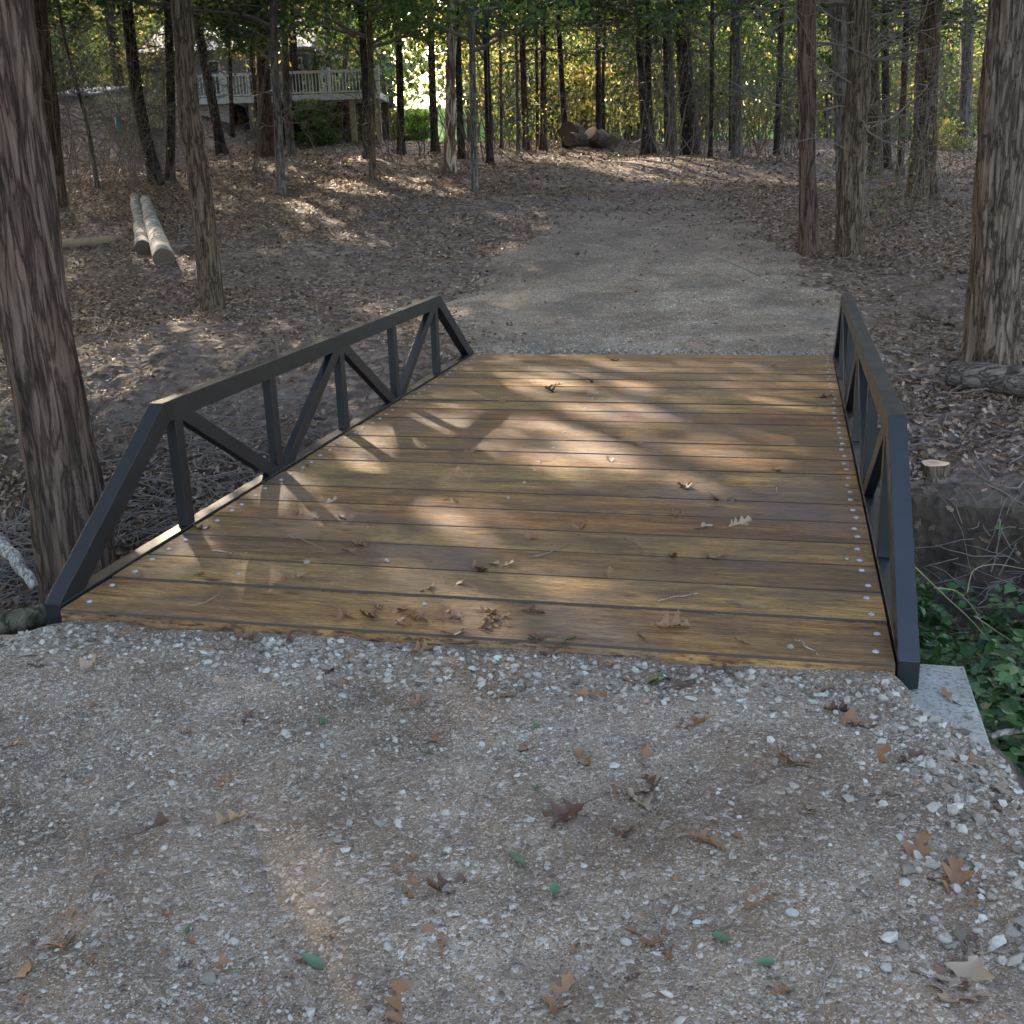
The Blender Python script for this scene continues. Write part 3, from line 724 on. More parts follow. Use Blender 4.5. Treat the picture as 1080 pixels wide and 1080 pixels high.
# name, label, category, pixels base -> top (photo px), width px, bark, crown key or None, dead-branch index or None, height, extra
T = [
 # --- near
 ('cedar_tree', 'massive shaggy reddish cedar trunk leaning beside the left railing', [(88, 640), (72, 520), (42, 360), (18, 200), (-8, 0)], 72, 'bark_cedar', ('high', 0), None, 13, dict(k=150, n=260, ridges=26, top=.6, flare=.12)),
 ('oak_tree', 'slender tree with knotty crooked trunk between the railing and the two pale logs', [(224, 326), (215, 240), (207, 165), (199, 120), (196, 60), (192, 0)], 24, 'bark_oak', ('high', 1), None, 13, dict(k=60, n=160, ridges=14, flare=.2)),
 ('oak_tree', 'thick furrowed oak trunk by the right edge behind the fallen log', [(1045, 388), (1052, 250), (1060, 120), (1067, 0)], 50, 'bark_oak', ('high', 2), None, 13, dict(k=130, n=260, ridges=24, flare=.25)),
 ('cedar_tree', 'reddish dark cedar with horizontal dead limbs standing at the right edge of the gravel track', [(853, 268), (851, 150), (851, 0)], 20, 'bark_red', ('high', 0), 3, 11, dict(k=50, n=120, ridges=12, flare=.22)),
 ('oak_tree', 'grey-brown shaggy trunk just right of the reddish cedar by the gravel track', [(895, 268), (901, 150), (908, 0)], 27, 'bark_oak', ('high', 1), 4, 12, dict(k=50, n=120, ridges=14, flare=.15)),
 # --- left, behind the big cedar
 ('cedar_tree', 'dark cedar immediately behind the massive shaggy trunk at the left', [(60, 218), (54, 120), (40, 0)], 19, 'bark_cedar', ('tall', 0), 4, 15, dict(k=24, n=60, ridges=8)),
 ('sapling', 'thin bowed sapling leaning right, between the dark cedar and the two pale logs', [(103, 196), (92, 130), (72, 60), (60, 0)], 5, 'bark_grey', None, 0, 5, {}),
 ('cedar_tree', 'leaning twiggy cedar trunk rising behind the two pale logs', [(166, 194), (152, 140), (140, 75), (134, 0)], 14, 'bark_dark', ('tall', 0), 4, 15, {}),
 ('cedar_tree', 'narrow upright cedar close behind the leaning twiggy cedar', [(179, 190), (181, 120), (179, 60), (177, 0)], 10, 'bark_dark', ('tall', 0), 4, 15, {}),
 ('oak_tree', 'dark leaning trunk right of the knotty crooked tree, before the white railed porch', [(234, 164), (225, 110), (214, 60), (205, 0)], 11, 'bark_dark', ('tall', 0), 1, 15, {}),
 ('sapling', 'very thin dark upright stem in front of the porch at its left third', [(245, 143), (243, 80), (241, 0)], 5, 'bark_dark', None, 0, 6, {}),
 ('cedar_tree', 'broad reddish double-width trunk in front of the middle of the porch', [(284, 166), (279, 110), (274, 0)], 17, 'bark_red', ('tall', 0), 2, 15, dict(k=24, n=60, ridges=8)),
 ('cedar_tree', 'dark trunk leaning against the broad reddish trunk by the porch', [(277, 150), (268, 70), (262, 0)], 9, 'bark_dark', ('cedar', 1), None, 12, {}),
 ('sapling', 'short slanting grey stem crossing in front of the broad reddish trunk', [(269, 180), (271, 140), (279, 85), (285, 40)], 5, 'bark_grey', None, None, 3.4, {}),
 ('young_oak', 'forked olive-barked young tree standing clear in the leaves left of centre', [(297, 205), (293, 120), (289, 60), (288, 0)], 10, 'bark_grey', ('low', 1), 1, 8, dict(k=20, n=50)),
 ('oak_tree', 'grey trunk between the forked young tree and the lit post of the porch', [(307, 163), (302, 100), (299, 0)], 9, 'bark_grey', ('bare', 1), None, 12, {}),
 ('cedar_tree', 'dark straight trunk with a pale lit right edge in front of the porch', [(317, 150), (310, 70), (306, 0)], 11, 'bark_dark', ('cedar', 0), None, 12, {}),
 ('sapling', 'brown stem in front of the green shrub under the porch', [(336, 147), (334, 80), (333, 0)], 7, 'bark_oak', ('low', 1), None, 9, {}),
 ('oak_tree', 'grey forked trunk, left stem, near the right end of the porch', [(352, 150), (349, 110), (346, 50), (344, 0)], 8, 'bark_grey', ('hard', 1), None, 11, {}),
 ('oak_tree', 'grey forked trunk, right stem, near the right end of the porch', [(358, 150), (359, 115), (364, 70), (368, 0)], 7, 'bark_grey', ('low', 1), None, 10, {}),
 ('oak_tree', 'dark trunk just right of the porch with leafy low crown', [(388, 167), (386, 100), (380, 0)], 9, 'bark_dark', ('hard', 0), 1, 12, {}),
 ('oak_tree', 'brown trunk close in front of the dark one at the porch corner', [(393, 191), (392, 110), (389, 0)], 8, 'bark_oak', ('low', 1), None, 9, {}),
 ('oak_tree', 'dark trunk left of the bright green bush', [(423, 163), (422, 90), (419, 0)], 9, 'bark_dark', ('hard', 2), None, 11, {}),
 ('cedar_tree', 'almost black trunk right of the bright green bush', [(459, 160), (456, 100), (454, 0)], 9, 'bark_dark', ('low', 1), None, 11, {}),
 ('dead_tree', 'ragged dead trunk with bark peeling off in pale strips, left of centre', [(474, 182), (475, 110), (476, 45)], 14, 'bark_red', None, None, 4.2, dict(k=40, n=90, ridges=9, peel=1)),
 ('oak_tree', 'dark trunk directly behind the peeling dead trunk', [(487, 167), (484, 90), (482, 0)], 8, 'bark_dark', ('hard', 1), None, 12, {}),
 ('oak_tree', 'slim grey trunk standing nearest the track in the middle of the picture', [(501, 202), (499, 110), (497, 0)], 8, 'bark_grey', ('low', 1), None, 10, dict(k=20, n=50)),
 ('oak_tree', 'dark slender trunk to the right of the slim grey one', [(517, 172), (514, 90), (512, 0)], 8, 'bark_dark', ('hard', 0), 0, 12, {}),
 ('sapling', 'thin reddish stem against the green lawn strip', [(529, 157), (528, 80), (527, 0)], 4, 'bark_red', ('low', 0), None, 8, {}),
 ('sapling', 'thin grey-green stem right of the reddish one by the lawn strip', [(546, 158), (545, 80), (543, 0)], 4, 'bark_grey', ('cedar', 2), None, 10, {}),
 ('cedar_tree', 'red-brown cedar trunk, left one of the pair left of the log pile', [(555, 158), (552, 90), (550, 0)], 8, 'bark_red', ('cedar', 0), 2, 12, {}),
 ('sapling', 'thin stem between the pair of red-brown cedars', [(567, 157), (566, 80), (565, 0)], 4, 'bark_dark', ('low', 0), None, 8, {}),
 ('cedar_tree', 'red-brown cedar trunk, right one of the pair left of the log pile', [(573, 158), (573, 90), (573, 0)], 8, 'bark_red', ('cedar', 1), 2, 12, {}),
 ('oak_tree', 'dark trunk leaning left at the left end of the log pile', [(597, 156), (592, 80), (588, 0)], 7, 'bark_dark', ('cedar', 2), None, 12, {}),
 ('cedar_tree', 'dark straight trunk behind the middle of the log pile', [(632, 150), (631, 80), (630, 0)], 7, 'bark_dark', ('cedar', 0), None, 12, {}),
 ('sapling', 'thin stem touching the dark trunk behind the log pile', [(637, 148), (636, 80), (638, 0)], 4, 'bark_dark', ('low', 0), None, 8, {}),
 ('oak_tree', 'near-black forking trunk right of the log pile', [(681, 163), (679, 110), (675, 60), (672, 0)], 10, 'bark_dark', ('cedar', 1), 0, 12, {}),
 ('oak_tree', 'second fork of the near-black trunk pair right of the log pile', [(688, 162), (684, 110), (683, 60), (685, 0)], 8, 'bark_dark', ('cedar', 2), None, 12, {}),
 ('oak_tree', 'dark slim trunk behind the pale one in the cluster at right of centre', [(704, 159), (702, 80), (701, 0)], 7, 'bark_dark', ('cedar', 0), None, 12, {}),
 ('oak_tree', 'pale grey trunk with a bare side limb in the cluster at right of centre', [(711, 164), (708, 80), (704, 0)], 7, 'bark_grey', ('bare', 0), 0, 12, {}),
 ('oak_tree', 'stout dark trunk, thickest of the cluster at right of centre', [(729, 163), (724, 90), (718, 0)], 18, 'bark_dark', ('cedar', 2), 1, 13, dict(k=24, n=60, ridges=8)),
 ('sapling', 'thin dark stem standing alone right of the stout dark trunk', [(749, 166), (751, 90), (751, 0)], 5, 'bark_dark', ('low', 1), None, 8, {}),
 ('sapling', 'thin leaning stem left of the smooth grey trunk', [(770, 160), (770, 100), (772, 0)], 3, 'bark_dark', None, 0, 6, {}),
 ('oak_tree', 'smooth grey trunk with twiggy undergrowth round it, right of centre', [(777, 166), (778, 90), (776, 0)], 11, 'bark_grey', ('bare', 1), 1, 12, {}),
 ('oak_tree', 'slim dark trunk left of the reddish cedar with horizontal limbs', [(819, 163), (822, 90), (825, 0)], 7, 'bark_dark', ('hard', 2), 0, 12, {}),
 # --- right
 ('oak_tree', 'broad grey trunk half hidden behind the shaggy one by the track', [(893, 225), (889, 120), (884, 0)], 19, 'bark_grey', ('cedar', 1), 1, 13, dict(k=24, n=60, ridges=8)),
 ('cedar_tree', 'brown trunk in the thicket between the shaggy trunk and the wide grey one', [(924, 184), (921, 90), (918, 0)], 15, 'bark_oak', ('cedar', 2), 4, 12, {}),
 ('cedar_tree', 'narrow dark trunk behind the brown one in the right thicket', [(936, 178), (934, 90), (933, 0)], 9, 'bark_dark', ('cedar', 0), None, 12, {}),
 ('cedar_tree', 'thin reddish trunk catching light beside the wide grey trunk', [(949, 186), (953, 100), (957, 0)], 8, 'bark_red', ('low', 0), 2, 10, {}),
 ('oak_tree', 'wide grey-brown trunk flared at its foot, in the right thicket', [(971, 209), (976, 110), (983, 0)], 27, 'bark_oak', ('hard', 1), 3, 13, dict(k=40, n=90, ridges=10, flare=.3)),
 ('oak_tree', 'straight grey trunk farther back, left of the thick oak at the right edge', [(1017, 159), (1019, 80), (1021, 0)], 15, 'bark_grey', ('cedar', 1), 1, 13, {}),
]
AXES = {}
def build_tree(i, t, P0=None):
    name, label, px, wpx, bk, ck, db, height, ex = t
    P0 = march(*px[0], tmin=ex.get('tmin', 5)) if P0 is None else P0
    d = (P0-CAM)@Fv; r = wpx*d/FPX/2
    if name == 'cedar_tree' and i == 0: d = 7.0
    pts = axis_from_px(px[1:], P0, height); loc = pts[0].copy(); pts = pts-loc
    root = tag(empty(name, loc), label, 'stem' if name == 'sapling' else 'tree', 'trees of the wood')
    if name == 'sapling': root['category'] = 'sapling'
    k = ex.get('k', 12); n = ex.get('n', 26)
    V, F = trunk_mesh(pts, r, r*ex.get('top', .35 if height > 8 else .5), None, k, n, .03, i, ex.get('ridges', 0), ex.get('flare', .3))
    me = mesh('trunk', V, F, [M['peel'] if ex.get('peel') else M[bk]], smooth=True); obj('trunk', me, root)
    top = pts[-1]; ang = (i*2.399) % (2*PI)
    def lean(o):
        # crown follows the trunk's lean through its own tilt
        o.rotation_euler = (0, 0, ang); 
        o.matrix_local = Matrix.Shear('XY', 4, (top[0]/max(top[2], 1)*1.0, top[1]/max(top[2], 1)*1.0)) @ Matrix.Rotation(ang, 4, 'Z')
    if ck:
        o = obj('crown', CR[ck], root); lean(o)
    if db is not None:
        o = obj('dead_branches', DB[db], root); lean(o)
    return root
def m_peel():
    m, nt = mat('peeling bark'); n = N(nt)
    v = coords(n, (1, 1, .22)); f = noise(n, v, 9, 5, .6, 1)
    c = ramp(n, f, [(.38, (.06, .035, .028)), (.5, (.16, .09, .065)), (.56, (.42, .34, .27)), (.7, (.5, .42, .35))])
    finish(nt, n, c, .85, f, .03); return m
M['peel'] = m_peel()
for i, t in enumerate(T): build_tree(i, t)

# ------------------------------------------------------------------ woods beyond and around
def leafcloud(mb, cen, n, spread, ln, wd, m, flat=.7):
    idx = rs.randint(0, len(cen), n)
    pos = cen[idx]+rs.randn(n, 3)*np.asarray(spread)[idx][:, None]*np.array([1, 1, flat]) if np.ndim(spread) else cen[idx]+rs.randn(n, 3)*spread*np.array([1, 1, flat])
    d = rs.randn(n, 3); d /= np.linalg.norm(d, axis=1)[:, None]
    s = np.cross(d, rs.randn(n, 3)); s /= np.linalg.norm(s, axis=1)[:, None]
    a_ = d*(rs.uniform(.6, 1.3, n)*ln*.5)[:, None]; b_ = s*(rs.uniform(.6, 1.3, n)*wd*.5)[:, None]
    c_ = np.cross(d, s)*(wd*.12)
    V = np.stack([pos-a_, pos+b_+c_, pos+a_, pos-b_+c_], 1).reshape(-1, 3)
    mb.add(V, np.arange(n*4).reshape(n, 4), m)
Rh = np.array([Rv[0], Rv[1], 0]); Rh /= np.linalg.norm(Rh); Fh = np.array([-Rh[1], Rh[0], 0])
def fr(a, b):   # a metres to the right, b metres ahead of the camera, on the ground plan
    return CAM[0]+Rh[0]*a+Fh[0]*b, CAM[1]+Rh[1]*a+Fh[1]*b
mb = MB()
mats = [M['cedar'], M['hardleaf'], M['gold'], M['twig'], M['bark_dark']]
for k in range(130):          # far trees, hazed together beyond the crest
    b = rs.uniform(41, 92); a = rs.uniform(-.62, .62)*b
    hole = math.exp(-((a/b+.085)/.03)**2)   # the opening behind the green bush
    if rs.rand() < hole*.6: continue
    x, y = fr(a, b); z = float(G(x, y)); h = rs.uniform(11, 18)
    P = np.array([(x, y, z-.3), (x+rs.randn()*.2, y, z+h*.5), (x+rs.randn()*.5, y, z+h)])
    r0 = rs.uniform(.07, .2)
    tube(mb, P, [r0, r0*.7, r0*.2], 6, 4, False)
    kind = rs.choice([0, 0, 1, 2, 2]); zl = rs.uniform(.8, 3.5)
    m_ = 46; cz = rs.uniform(zl, min(h, 9.5), m_); ca = rs.rand(m_)*2*PI; cr = rs.rand(m_)**.6*(1.0+2.2*(1-np.abs(cz/h-.5)))
    cen = np.stack([x+cr*np.cos(ca), y+cr*np.sin(ca), z+cz], -1)
    leafcloud(mb, cen, 1150, .5, .36, .24, kind)
for k in range(150):          # the last rows, a closed wall of leaves
    b = rs.uniform(92, 125); a = rs.uniform(-.66, .66)*b; x, y = fr(a, b); z = float(G(x, y)); m_ = 40
    cen = np.stack([x+rs.randn(m_)*2.6, y+rs.randn(m_)*2, z+rs.uniform(.3, 11, m_)], -1)
    tube(mb, [(x, y, z-.3), (x, y, z+9), (x, y, z+19)], [.25, .2, .05], 5, 4, False)
    leafcloud(mb, cen, 330, 1.2, .75, .5, rs.choice([0, 1, 2]))
for k in range(330):          # sunlit saplings and shrubs just over the crest
    b = rs.uniform(37, 60); a = rs.uniform(-.5, .6)*b
    if abs(a/b+.085) < .03 and b < 70: continue
    x, y = fr(a, b); z = float(G(x, y)); h = rs.uniform(1.6, 6.5)
    m_ = 16; cz = rs.uniform(.2, 1, m_)*h; ca = rs.rand(m_)*2*PI; cr = rs.rand(m_)*(.6+.18*h)
    cen = np.stack([x+cr*np.cos(ca), y+cr*np.sin(ca), z+cz], -1)
    for q in range(5):
        P = limb_pts((x+rs.randn()*.3, y, z-.1), (rs.randn()*.2, rs.randn()*.2, 1), h*.9, 5, 0, .1)
        tube(mb, P, np.linspace(.025, .006, 5), 3, 3, False)
    leafcloud(mb, cen, 430, .34, .16, .1, rs.choice([0, 1, 2, 2, 2]))
tag(obj('far_woods', mb.mesh('far_woods', mats)), 'mass of sunlit green and golden woods behind the trunks at the crest', 'woods', kind='stuff')
mb = MB()
# the same woods go on to the left, right and behind the camera: crowns that shade the bridge
sides = [(-8.6, 13.2), (-10.2, 17.5), (-11.4, 21.2), (-9.6, 15.4), (-10.6, 19.2), (-12.6, 24.0), (-7.9, 11.6)]  # extra unseen trees added to keep the sun off deck and gravel
for k in range(400):
    b = rs.uniform(-14, 42); a = rs.uniform(-34, 24)
    inside = b > 2 and abs(a) < .47*b+1.6
    if inside or (a*a+b*b) < 30 or (b < 11 and abs(a) < 3.4) or (b < 6 and abs(a) < 8.5 and not (a < -3.5 and b > 3)): continue
    if any((a-p)**2+(b-q)**2 < 3.0**2 for p, q in sides): continue
    sides.append((a, b))
for a, b in sides:
    x, y = fr(a, b); z = float(G(x, y)); h = rs.uniform(13, 17)
    P = np.array([(x, y, z-.3), (x+rs.randn()*.2, y, z+h*.5), (x+rs.randn()*.4, y, z+h)])
    r0 = rs.uniform(.1, .22); tube(mb, P, [r0, r0*.7, r0*.15], 7, 4, False)
    m_ = 60; cz = rs.uniform(4.5, h, m_); ca = rs.rand(m_)*2*PI; cr = rs.rand(m_)**.6*2.8*(1.15-np.clip(cz/h, 0, 1)*.7)
    cen = np.stack([x+cr*np.cos(ca), y+cr*np.sin(ca), z+cz], -1)
    leafcloud(mb, cen, SIDE_LEAVES, .55, .23, .14, rs.choice([0, 0, 1]))
tag(obj('surrounding_woods', mb.mesh('surrounding_woods', mats)), 'dense leafy woods closing in on both sides of the track, with trees added to shade the bridge', 'woods', kind='stuff')
# twiggy grey understorey on the left and in the right-hand thicket
mb = MB()
def brush(mb, n, pxr, tm, h0, h1, leaf=0.0, r0=.011):
    for k in range(n):
        u = rs.uniform(*pxr[0]); v = rs.uniform(*pxr[1]); p = march(u, v, tm); h = rs.uniform(h0, h1)
        P = limb_pts(p-np.array([0, 0, .05]), (rs.randn()*.35, rs.randn()*.35, 1), h, 8, -.1, .13)
        tube(mb, P, np.linspace(r0, .003, 8), 3, 0, False)
        for j in range(rs.randint(4, 10)):
            Q = limb_pts(P[rs.randint(2, 8)], (rs.randn(), rs.randn(), rs.uniform(0, .8)), h*rs.uniform(.12, .4), 5, 0, .22)
            tube(mb, Q, np.linspace(.005, .002, 5), 3, 0, False)
            for w_ in range(3):
                tube(mb, limb_pts(Q[rs.randint(1, 5)], (rs.randn(), rs.randn(), rs.uniform(-.3, .6)), h*.08, 3, 0, .3), .002, 3, 0, False)
        if rs.rand() < leaf: leafcloud(mb, P[4:]+rs.randn(4, 3)*.2, 40, .25, .07, .045, 1)
brush(mb, 120, ((55, 205), (150, 215)), 12, 1.2, 6.0, .2)
brush(mb, 50, ((400, 575), (155, 172)), 20, 1, 6, .35, .016)
brush(mb, 80, ((672, 860), (155, 172)), 20, 1, 6, .35, .016)
brush(mb, 55, ((860, 1080), (165, 240)), 10, .8, 3.5, .3)
brush(mb, 20, ((220, 420), (160, 200)), 15, .8, 3.0, .3)
tag(obj('undergrowth', mb.mesh('undergrowth', [M['twig'], M['hardleaf']])), 'tangle of thin bare grey saplings and twigs among the trunks', 'undergrowth', kind='stuff')
# brush and twigs down in the gully on the left, dead stems on the right
mb = MB()
def sticks(mb, n, pxr, tm, l0, l1, r0=.006, lift=.12):
    for k in range(n):
        p = march(rs.uniform(*pxr[0]), rs.uniform(*pxr[1]), tm); a = rs.rand()*2*PI
        P = limb_pts(p+np.array([0, 0, rs.uniform(0, lift)]), (math.cos(a), math.sin(a), rs.uniform(-.1, .35)), rs.uniform(l0, l1), 7, -.1, .16)
        P[:, 2] = np.maximum(P[:, 2], G(P[:, 0], P[:, 1])+.004)
        tube(mb, P, np.linspace(r0*rs.uniform(.5, 1.3), .0015, 7), 4, 0, False)
sticks(mb, 210, ((0, 60), (560, 640)), 3, .2, .7, .005)
sticks(mb, 420, ((110, 330), (430, 590)), 3, .2, .8, .0055)
sticks(mb, 60, ((0, 400), (300, 470)), 6, .2, .9, .007, .03)
sticks(mb, 110, ((400, 1080), (190, 300)), 8, .2, .9, .007, .03)
sticks(mb, 70, ((960, 1080), (300, 520)), 5, .2, .8, .006, .04)
sticks(mb, 60, ((985, 1080), (560, 760)), 3, .2, .7, .004, .2)
sticks(mb, 120, ((60, 520), (170, 300)), 8, .3, 1.2, .008, .03)
tag(obj('brush', mb.mesh('brush', [M['twig']])), 'scattered dead twigs and brush lying over the leaves and in the gully', 'brush', kind='stuff')
# ivy and creeper in the gully right of the bridge
def ivy_leaf():
    V = np.array([(0, -.5, 0), (.38, -.42, .06), (.5, -.05, .1), (.22, .2, .05), (0, .6, -.05), (-.22, .2, .05), (-.5, -.05, .1), (-.38, -.42, .06), (0, 0, 0)])
    return V, np.array([(8, i, (i+1) % 8) for i in range(8)])
nI = 16000; x = rs.uniform(3.2, 6.2, nI); y = rs.uniform(.0, 3.7, nI)
k = (fbm(x*1.3, y*1.3, 201)*2.0+.75-np.clip((y-2.9)/.8, 0, 1)-np.clip(.1-y, 0, 1)*2 > rs.rand(nI)*.75) & ((x > 3.45) | (y > .45)); x = x[k]; y = y[k]
hh = np.clip(.42+1.1*fbm(x*1.8, y*1.8, 203), .06, .8)
z = np.maximum(G(x, y), -1.3)+hh*rs.rand(len(x))**.45
V, F = scatter(*ivy_leaf(), np.stack([x, y, z], -1), randrot(len(x), .55), rs.uniform(.03, .075, len(x)))
tag(obj('ivy', mesh('ivy', V, F, [M['ivy']])), 'dark green ivy and creeper filling the gully right of the bridge', 'ivy', kind='stuff')
# low green weeds on the left bank
nW = 700; uu = rs.uniform(0, 75, nW); P = np.array([march(a, b, 4) for a, b in zip(uu[:90], rs.uniform(250, 470, 90))])
V, F = scatter(*ivy_leaf(), np.repeat(P, 6, 0)+rs.randn(540, 3)*np.array([.1, .1, .03])+np.array([0, 0, .05]), randrot(540, .6), rs.uniform(.02, .045, 540))
tag(obj('weeds', mesh('weeds', V, F, [M['hardleaf']])), 'sparse low green weeds on the leafy bank at the left edge', 'weeds', kind='stuff')

# ------------------------------------------------------------------ logs, stump, branches
def lying(name, label, cat, pa, pb, r0, r1, m, group=None, lift=None, k=14, n=12, wob=.02, bump=.05, endm=None, seed=0, P=None):
    if P is None:
        a = pa if len(pa) == 3 else march(*pa); b = pb if len(pb) == 3 else march(*pb)
        t = np.linspace(0, 1, n)[:, None]; P = np.array(a)*(1-t)+np.array(b)*t
        P = P+np.array([0, 0, 1])*(r0*(1-t)+r1*t)*(.75 if lift is None else lift)
        q = np.random.RandomState(seed); P = P+np.cumsum(q.randn(n, 3), 0)*wob*np.array([1, 1, .4])
    P = np.array(P, float); n = len(P); loc = P.mean(0).copy(); P = P-loc
    root = tag(empty(name, loc), label, cat, group)
    T_, A, B = frame_along(P); an = np.arange(k)*2*PI/k; r = np.linspace(r0, r1, n)
    AA, LL = np.meshgrid(an, np.arange(n)*.3)
    rr = r[:, None]*(1+bump*4*fbm(np.cos(AA)*1.5+seed, LL+np.sin(AA)*1.5, seed))
    V = P[:, None, :]+rr[:, :, None]*(A[:, None, :]*np.cos(an)[None, :, None]+B[:, None, :]*np.sin(an)[None, :, None])
    i, j = np.meshgrid(np.arange(n-1), np.arange(k), indexing='ij')
    F = np.stack([i*k+j, i*k+(j+1) % k, (i+1)*k+(j+1) % k, (i+1)*k+j], -1).reshape(-1, 4)
    V = V.reshape(-1, 3)
    me = mesh(name, V, [F], [m], smooth=True)
    if endm is None:
        me = mesh(name, V, [F, np.array([list(range(k))[::-1]]), np.array([list(range((n-1)*k, n*k))])], [m], smooth=True)
        bpy.data.objects.remove(root); o = obj(name, me, loc=loc); tag(o, label, cat, group); return o
    obj('bark', me, root)
    for s, idx in ((-1, range(k)), (1, range((n-1)*k, n*k))):
        ring = V[list(idx)]; c = ring.mean(0); off = T_[0 if s < 0 else -1]*s*.012
        VV = np.vstack([ring, ring*.6+c*.4+off, [c+off*.8]]); 
        F4 = [(i, (i+1) % k, (i+1) % k+k, i+k) for i in range(k)]; F3 = [(k+i, k+(i+1) % k, 2*k) for i in range(k)]
        if s < 0: F4 = [f[::-1] for f in F4]; F3 = [f[::-1] for f in F3]
        obj('cut_end', mesh('cut_end', VV, [np.array(F4), np.array(F3)], [endm]), root)
    return root
M['darkend'] = simple('old weathered log end', (.1, .075, .06), .9)
lying('log', 'left and slightly shorter of two pale lichened logs lying side by side', 'log', (151, 268), (143, 212), .125, .1, M['lichen'], 'pair of pale logs', endm=M['darkend'], seed=1, wob=.01, k=18, n=16)
lying('log', 'right and longer of two pale lichened logs lying side by side', 'log', (174, 281), (156, 217), .15, .115, M['lichen'], 'pair of pale logs', endm=M['darkend'], seed=2, wob=.01, k=18, n=16)
lying('fallen_log', 'grey-brown log with rounded broken end lying across the foot of the thick oak', 'log', (1002, 408), (1130, 424), .105, .135, M['bark_log'], endm=M['darkend'], seed=3, lift=.95, wob=.012, k=18, n=16)
lying('fallen_log', 'short rotten limb half buried in leaves left of the thick oak', 'log', (968, 332), (1018, 350), .05, .06, M['bark_log'], endm=M['darkend'], seed=4, lift=.5)
lying('fallen_log', 'pale brown rotten log lying behind the left railing, before the pair of logs', 'log', (62, 262), (128, 256), .08, .07, M['straw'], endm=M['straw'], seed=5, lift=.2, wob=.03)
lying('fallen_log', 'mossy log in the gully beside the near left corner post', 'log', onz(-40, 672, -.22), onz(46, 652, -.2), .06, .05, M['mosslog'], endm=M['darkend'], seed=6, lift=.2, wob=.004, bump=.02)
lying('branch', 'thick bleached grey dead branch leaning down behind the left end post', 'branch', onz(-30, 545, -.35), onz(52, 612, -.6), .055, .03, M['greywood'], seed=7, lift=.2, k=10)
lying('branch', 'smooth bare grey stick poking over the ivy at the right edge', 'branch', onz(1043, 777, -.22), onz(1120, 765, -.15), .010, .012, M['greywood'], seed=8, lift=.2, k=8, wob=.006)
lying('branch', 'long pale thin branch on the leaves right of the knotty crooked tree', 'branch', (262, 261), (362, 263), .025, .014, M['greywood'], seed=9, lift=.6, k=8, wob=.03)
lying('branch', 'thin fallen branch lying in front of the reddish double-width trunk', 'branch', (306, 163), (322, 168), .03, .015, M['greywood'], seed=10, lift=.6, k=8)
# log pile
LP = [((600, 147), (628, 150), .2), ((604, 157), (634, 160), .11), ((622, 141), (640, 157), .23), ((645, 150), (630, 142), .2), ((640, 158), (655, 156), .2), ((598, 138), (612, 142), .28), ((612, 160), (640, 161), .09), ((646, 146), (653, 157), .2)]
LPL = ['grey log resting across the left of the pile', 'slim pale log lying in front of the pile on the left', 'thick log slanting down through the middle of the pile', 'dark ended log at the right top of the pile',
       'short dark log at the right foot of the pile', 'round dark log end at the top left corner of the pile', 'thin pale limb lowest in front of the pile', 'stubby upright log closing the pile at its right']
for i, ((a, b, r), lb) in enumerate(zip(LP, LPL)):
    base = march(627, 158); dd = (base-CAM)@Fv+i*.12
    pa = CAM+ray(*a)*dd; pb = CAM+ray(*b)*(dd+.6); 
    lying('log', lb, 'log', tuple(pa), tuple(pb), r, r*.9, M['lichen'] if i == 1 else M['bark_log'], 'logs piled at the crest', endm=M['endgrain'] if i in (2, 4, 7) else M['darkend'], seed=20+i, lift=0)
# stump
s0 = march(985, 497); rt = tag(empty('stump', s0), 'small fresh cut stump with pale sawn top on the far bank', 'stump')
mb = MB(); an = np.arange(18)*2*PI/18; rr_ = .088*(1+.1*np.cos(an*3)+.05*np.sin(an*5))
V = np.concatenate([np.stack([np.cos(an)*rr_*f, np.sin(an)*rr_*f, 0*an+z], -1) for f, z in ((1.6, -.16), (1.15, -.06), (1, -.01), (.98, .055))])
mb.add(V, [np.array([(r*18+i, r*18+(i+1) % 18, (r+1)*18+(i+1) % 18, (r+1)*18+i) for r in range(3) for i in range(18)])]); obj('bark', mb.mesh('bark', [M['bark_oak']], True), rt)
mb = MB(); V = np.concatenate([np.stack([np.cos(an)*rr_*f, np.sin(an)*rr_*f, 0*an+z], -1) for f, z in ((.985, .0555), (.5, .059))]+[np.array([(0, 0, .06)])])
mb.add(V, [np.array([(i, (i+1) % 18, (i+1) % 18+18, i+18) for i in range(18)]), np.array([(18+i, 18+(i+1) % 18, 36) for i in range(18)])]); 
def m_cut():
    m, nt_ = mat('sawn stump top'); n = N(nt_); v = coords(n); ln_ = n('VectorMath', operation='LENGTH', i_0=v)
    w_ = n('Math', operation='SINE', i_0=n('Math', operation='MULTIPLY', i_0=ln_.outputs['Value'], i_1=900.0).outputs[0]).outputs[0]
    c = ramp(n, ln_.outputs['Value'], [(.055, (.34, .17, .09)), (.075, (.55, .38, .25))]); finish(nt_, n, mix(n, .2, c, mix(n, w_, (.5,)*3, (1,)*3), 'MULTIPLY'), .8); return m
obj('sawn_top', mb.mesh('sawn_top', [m_cut()]), rt)

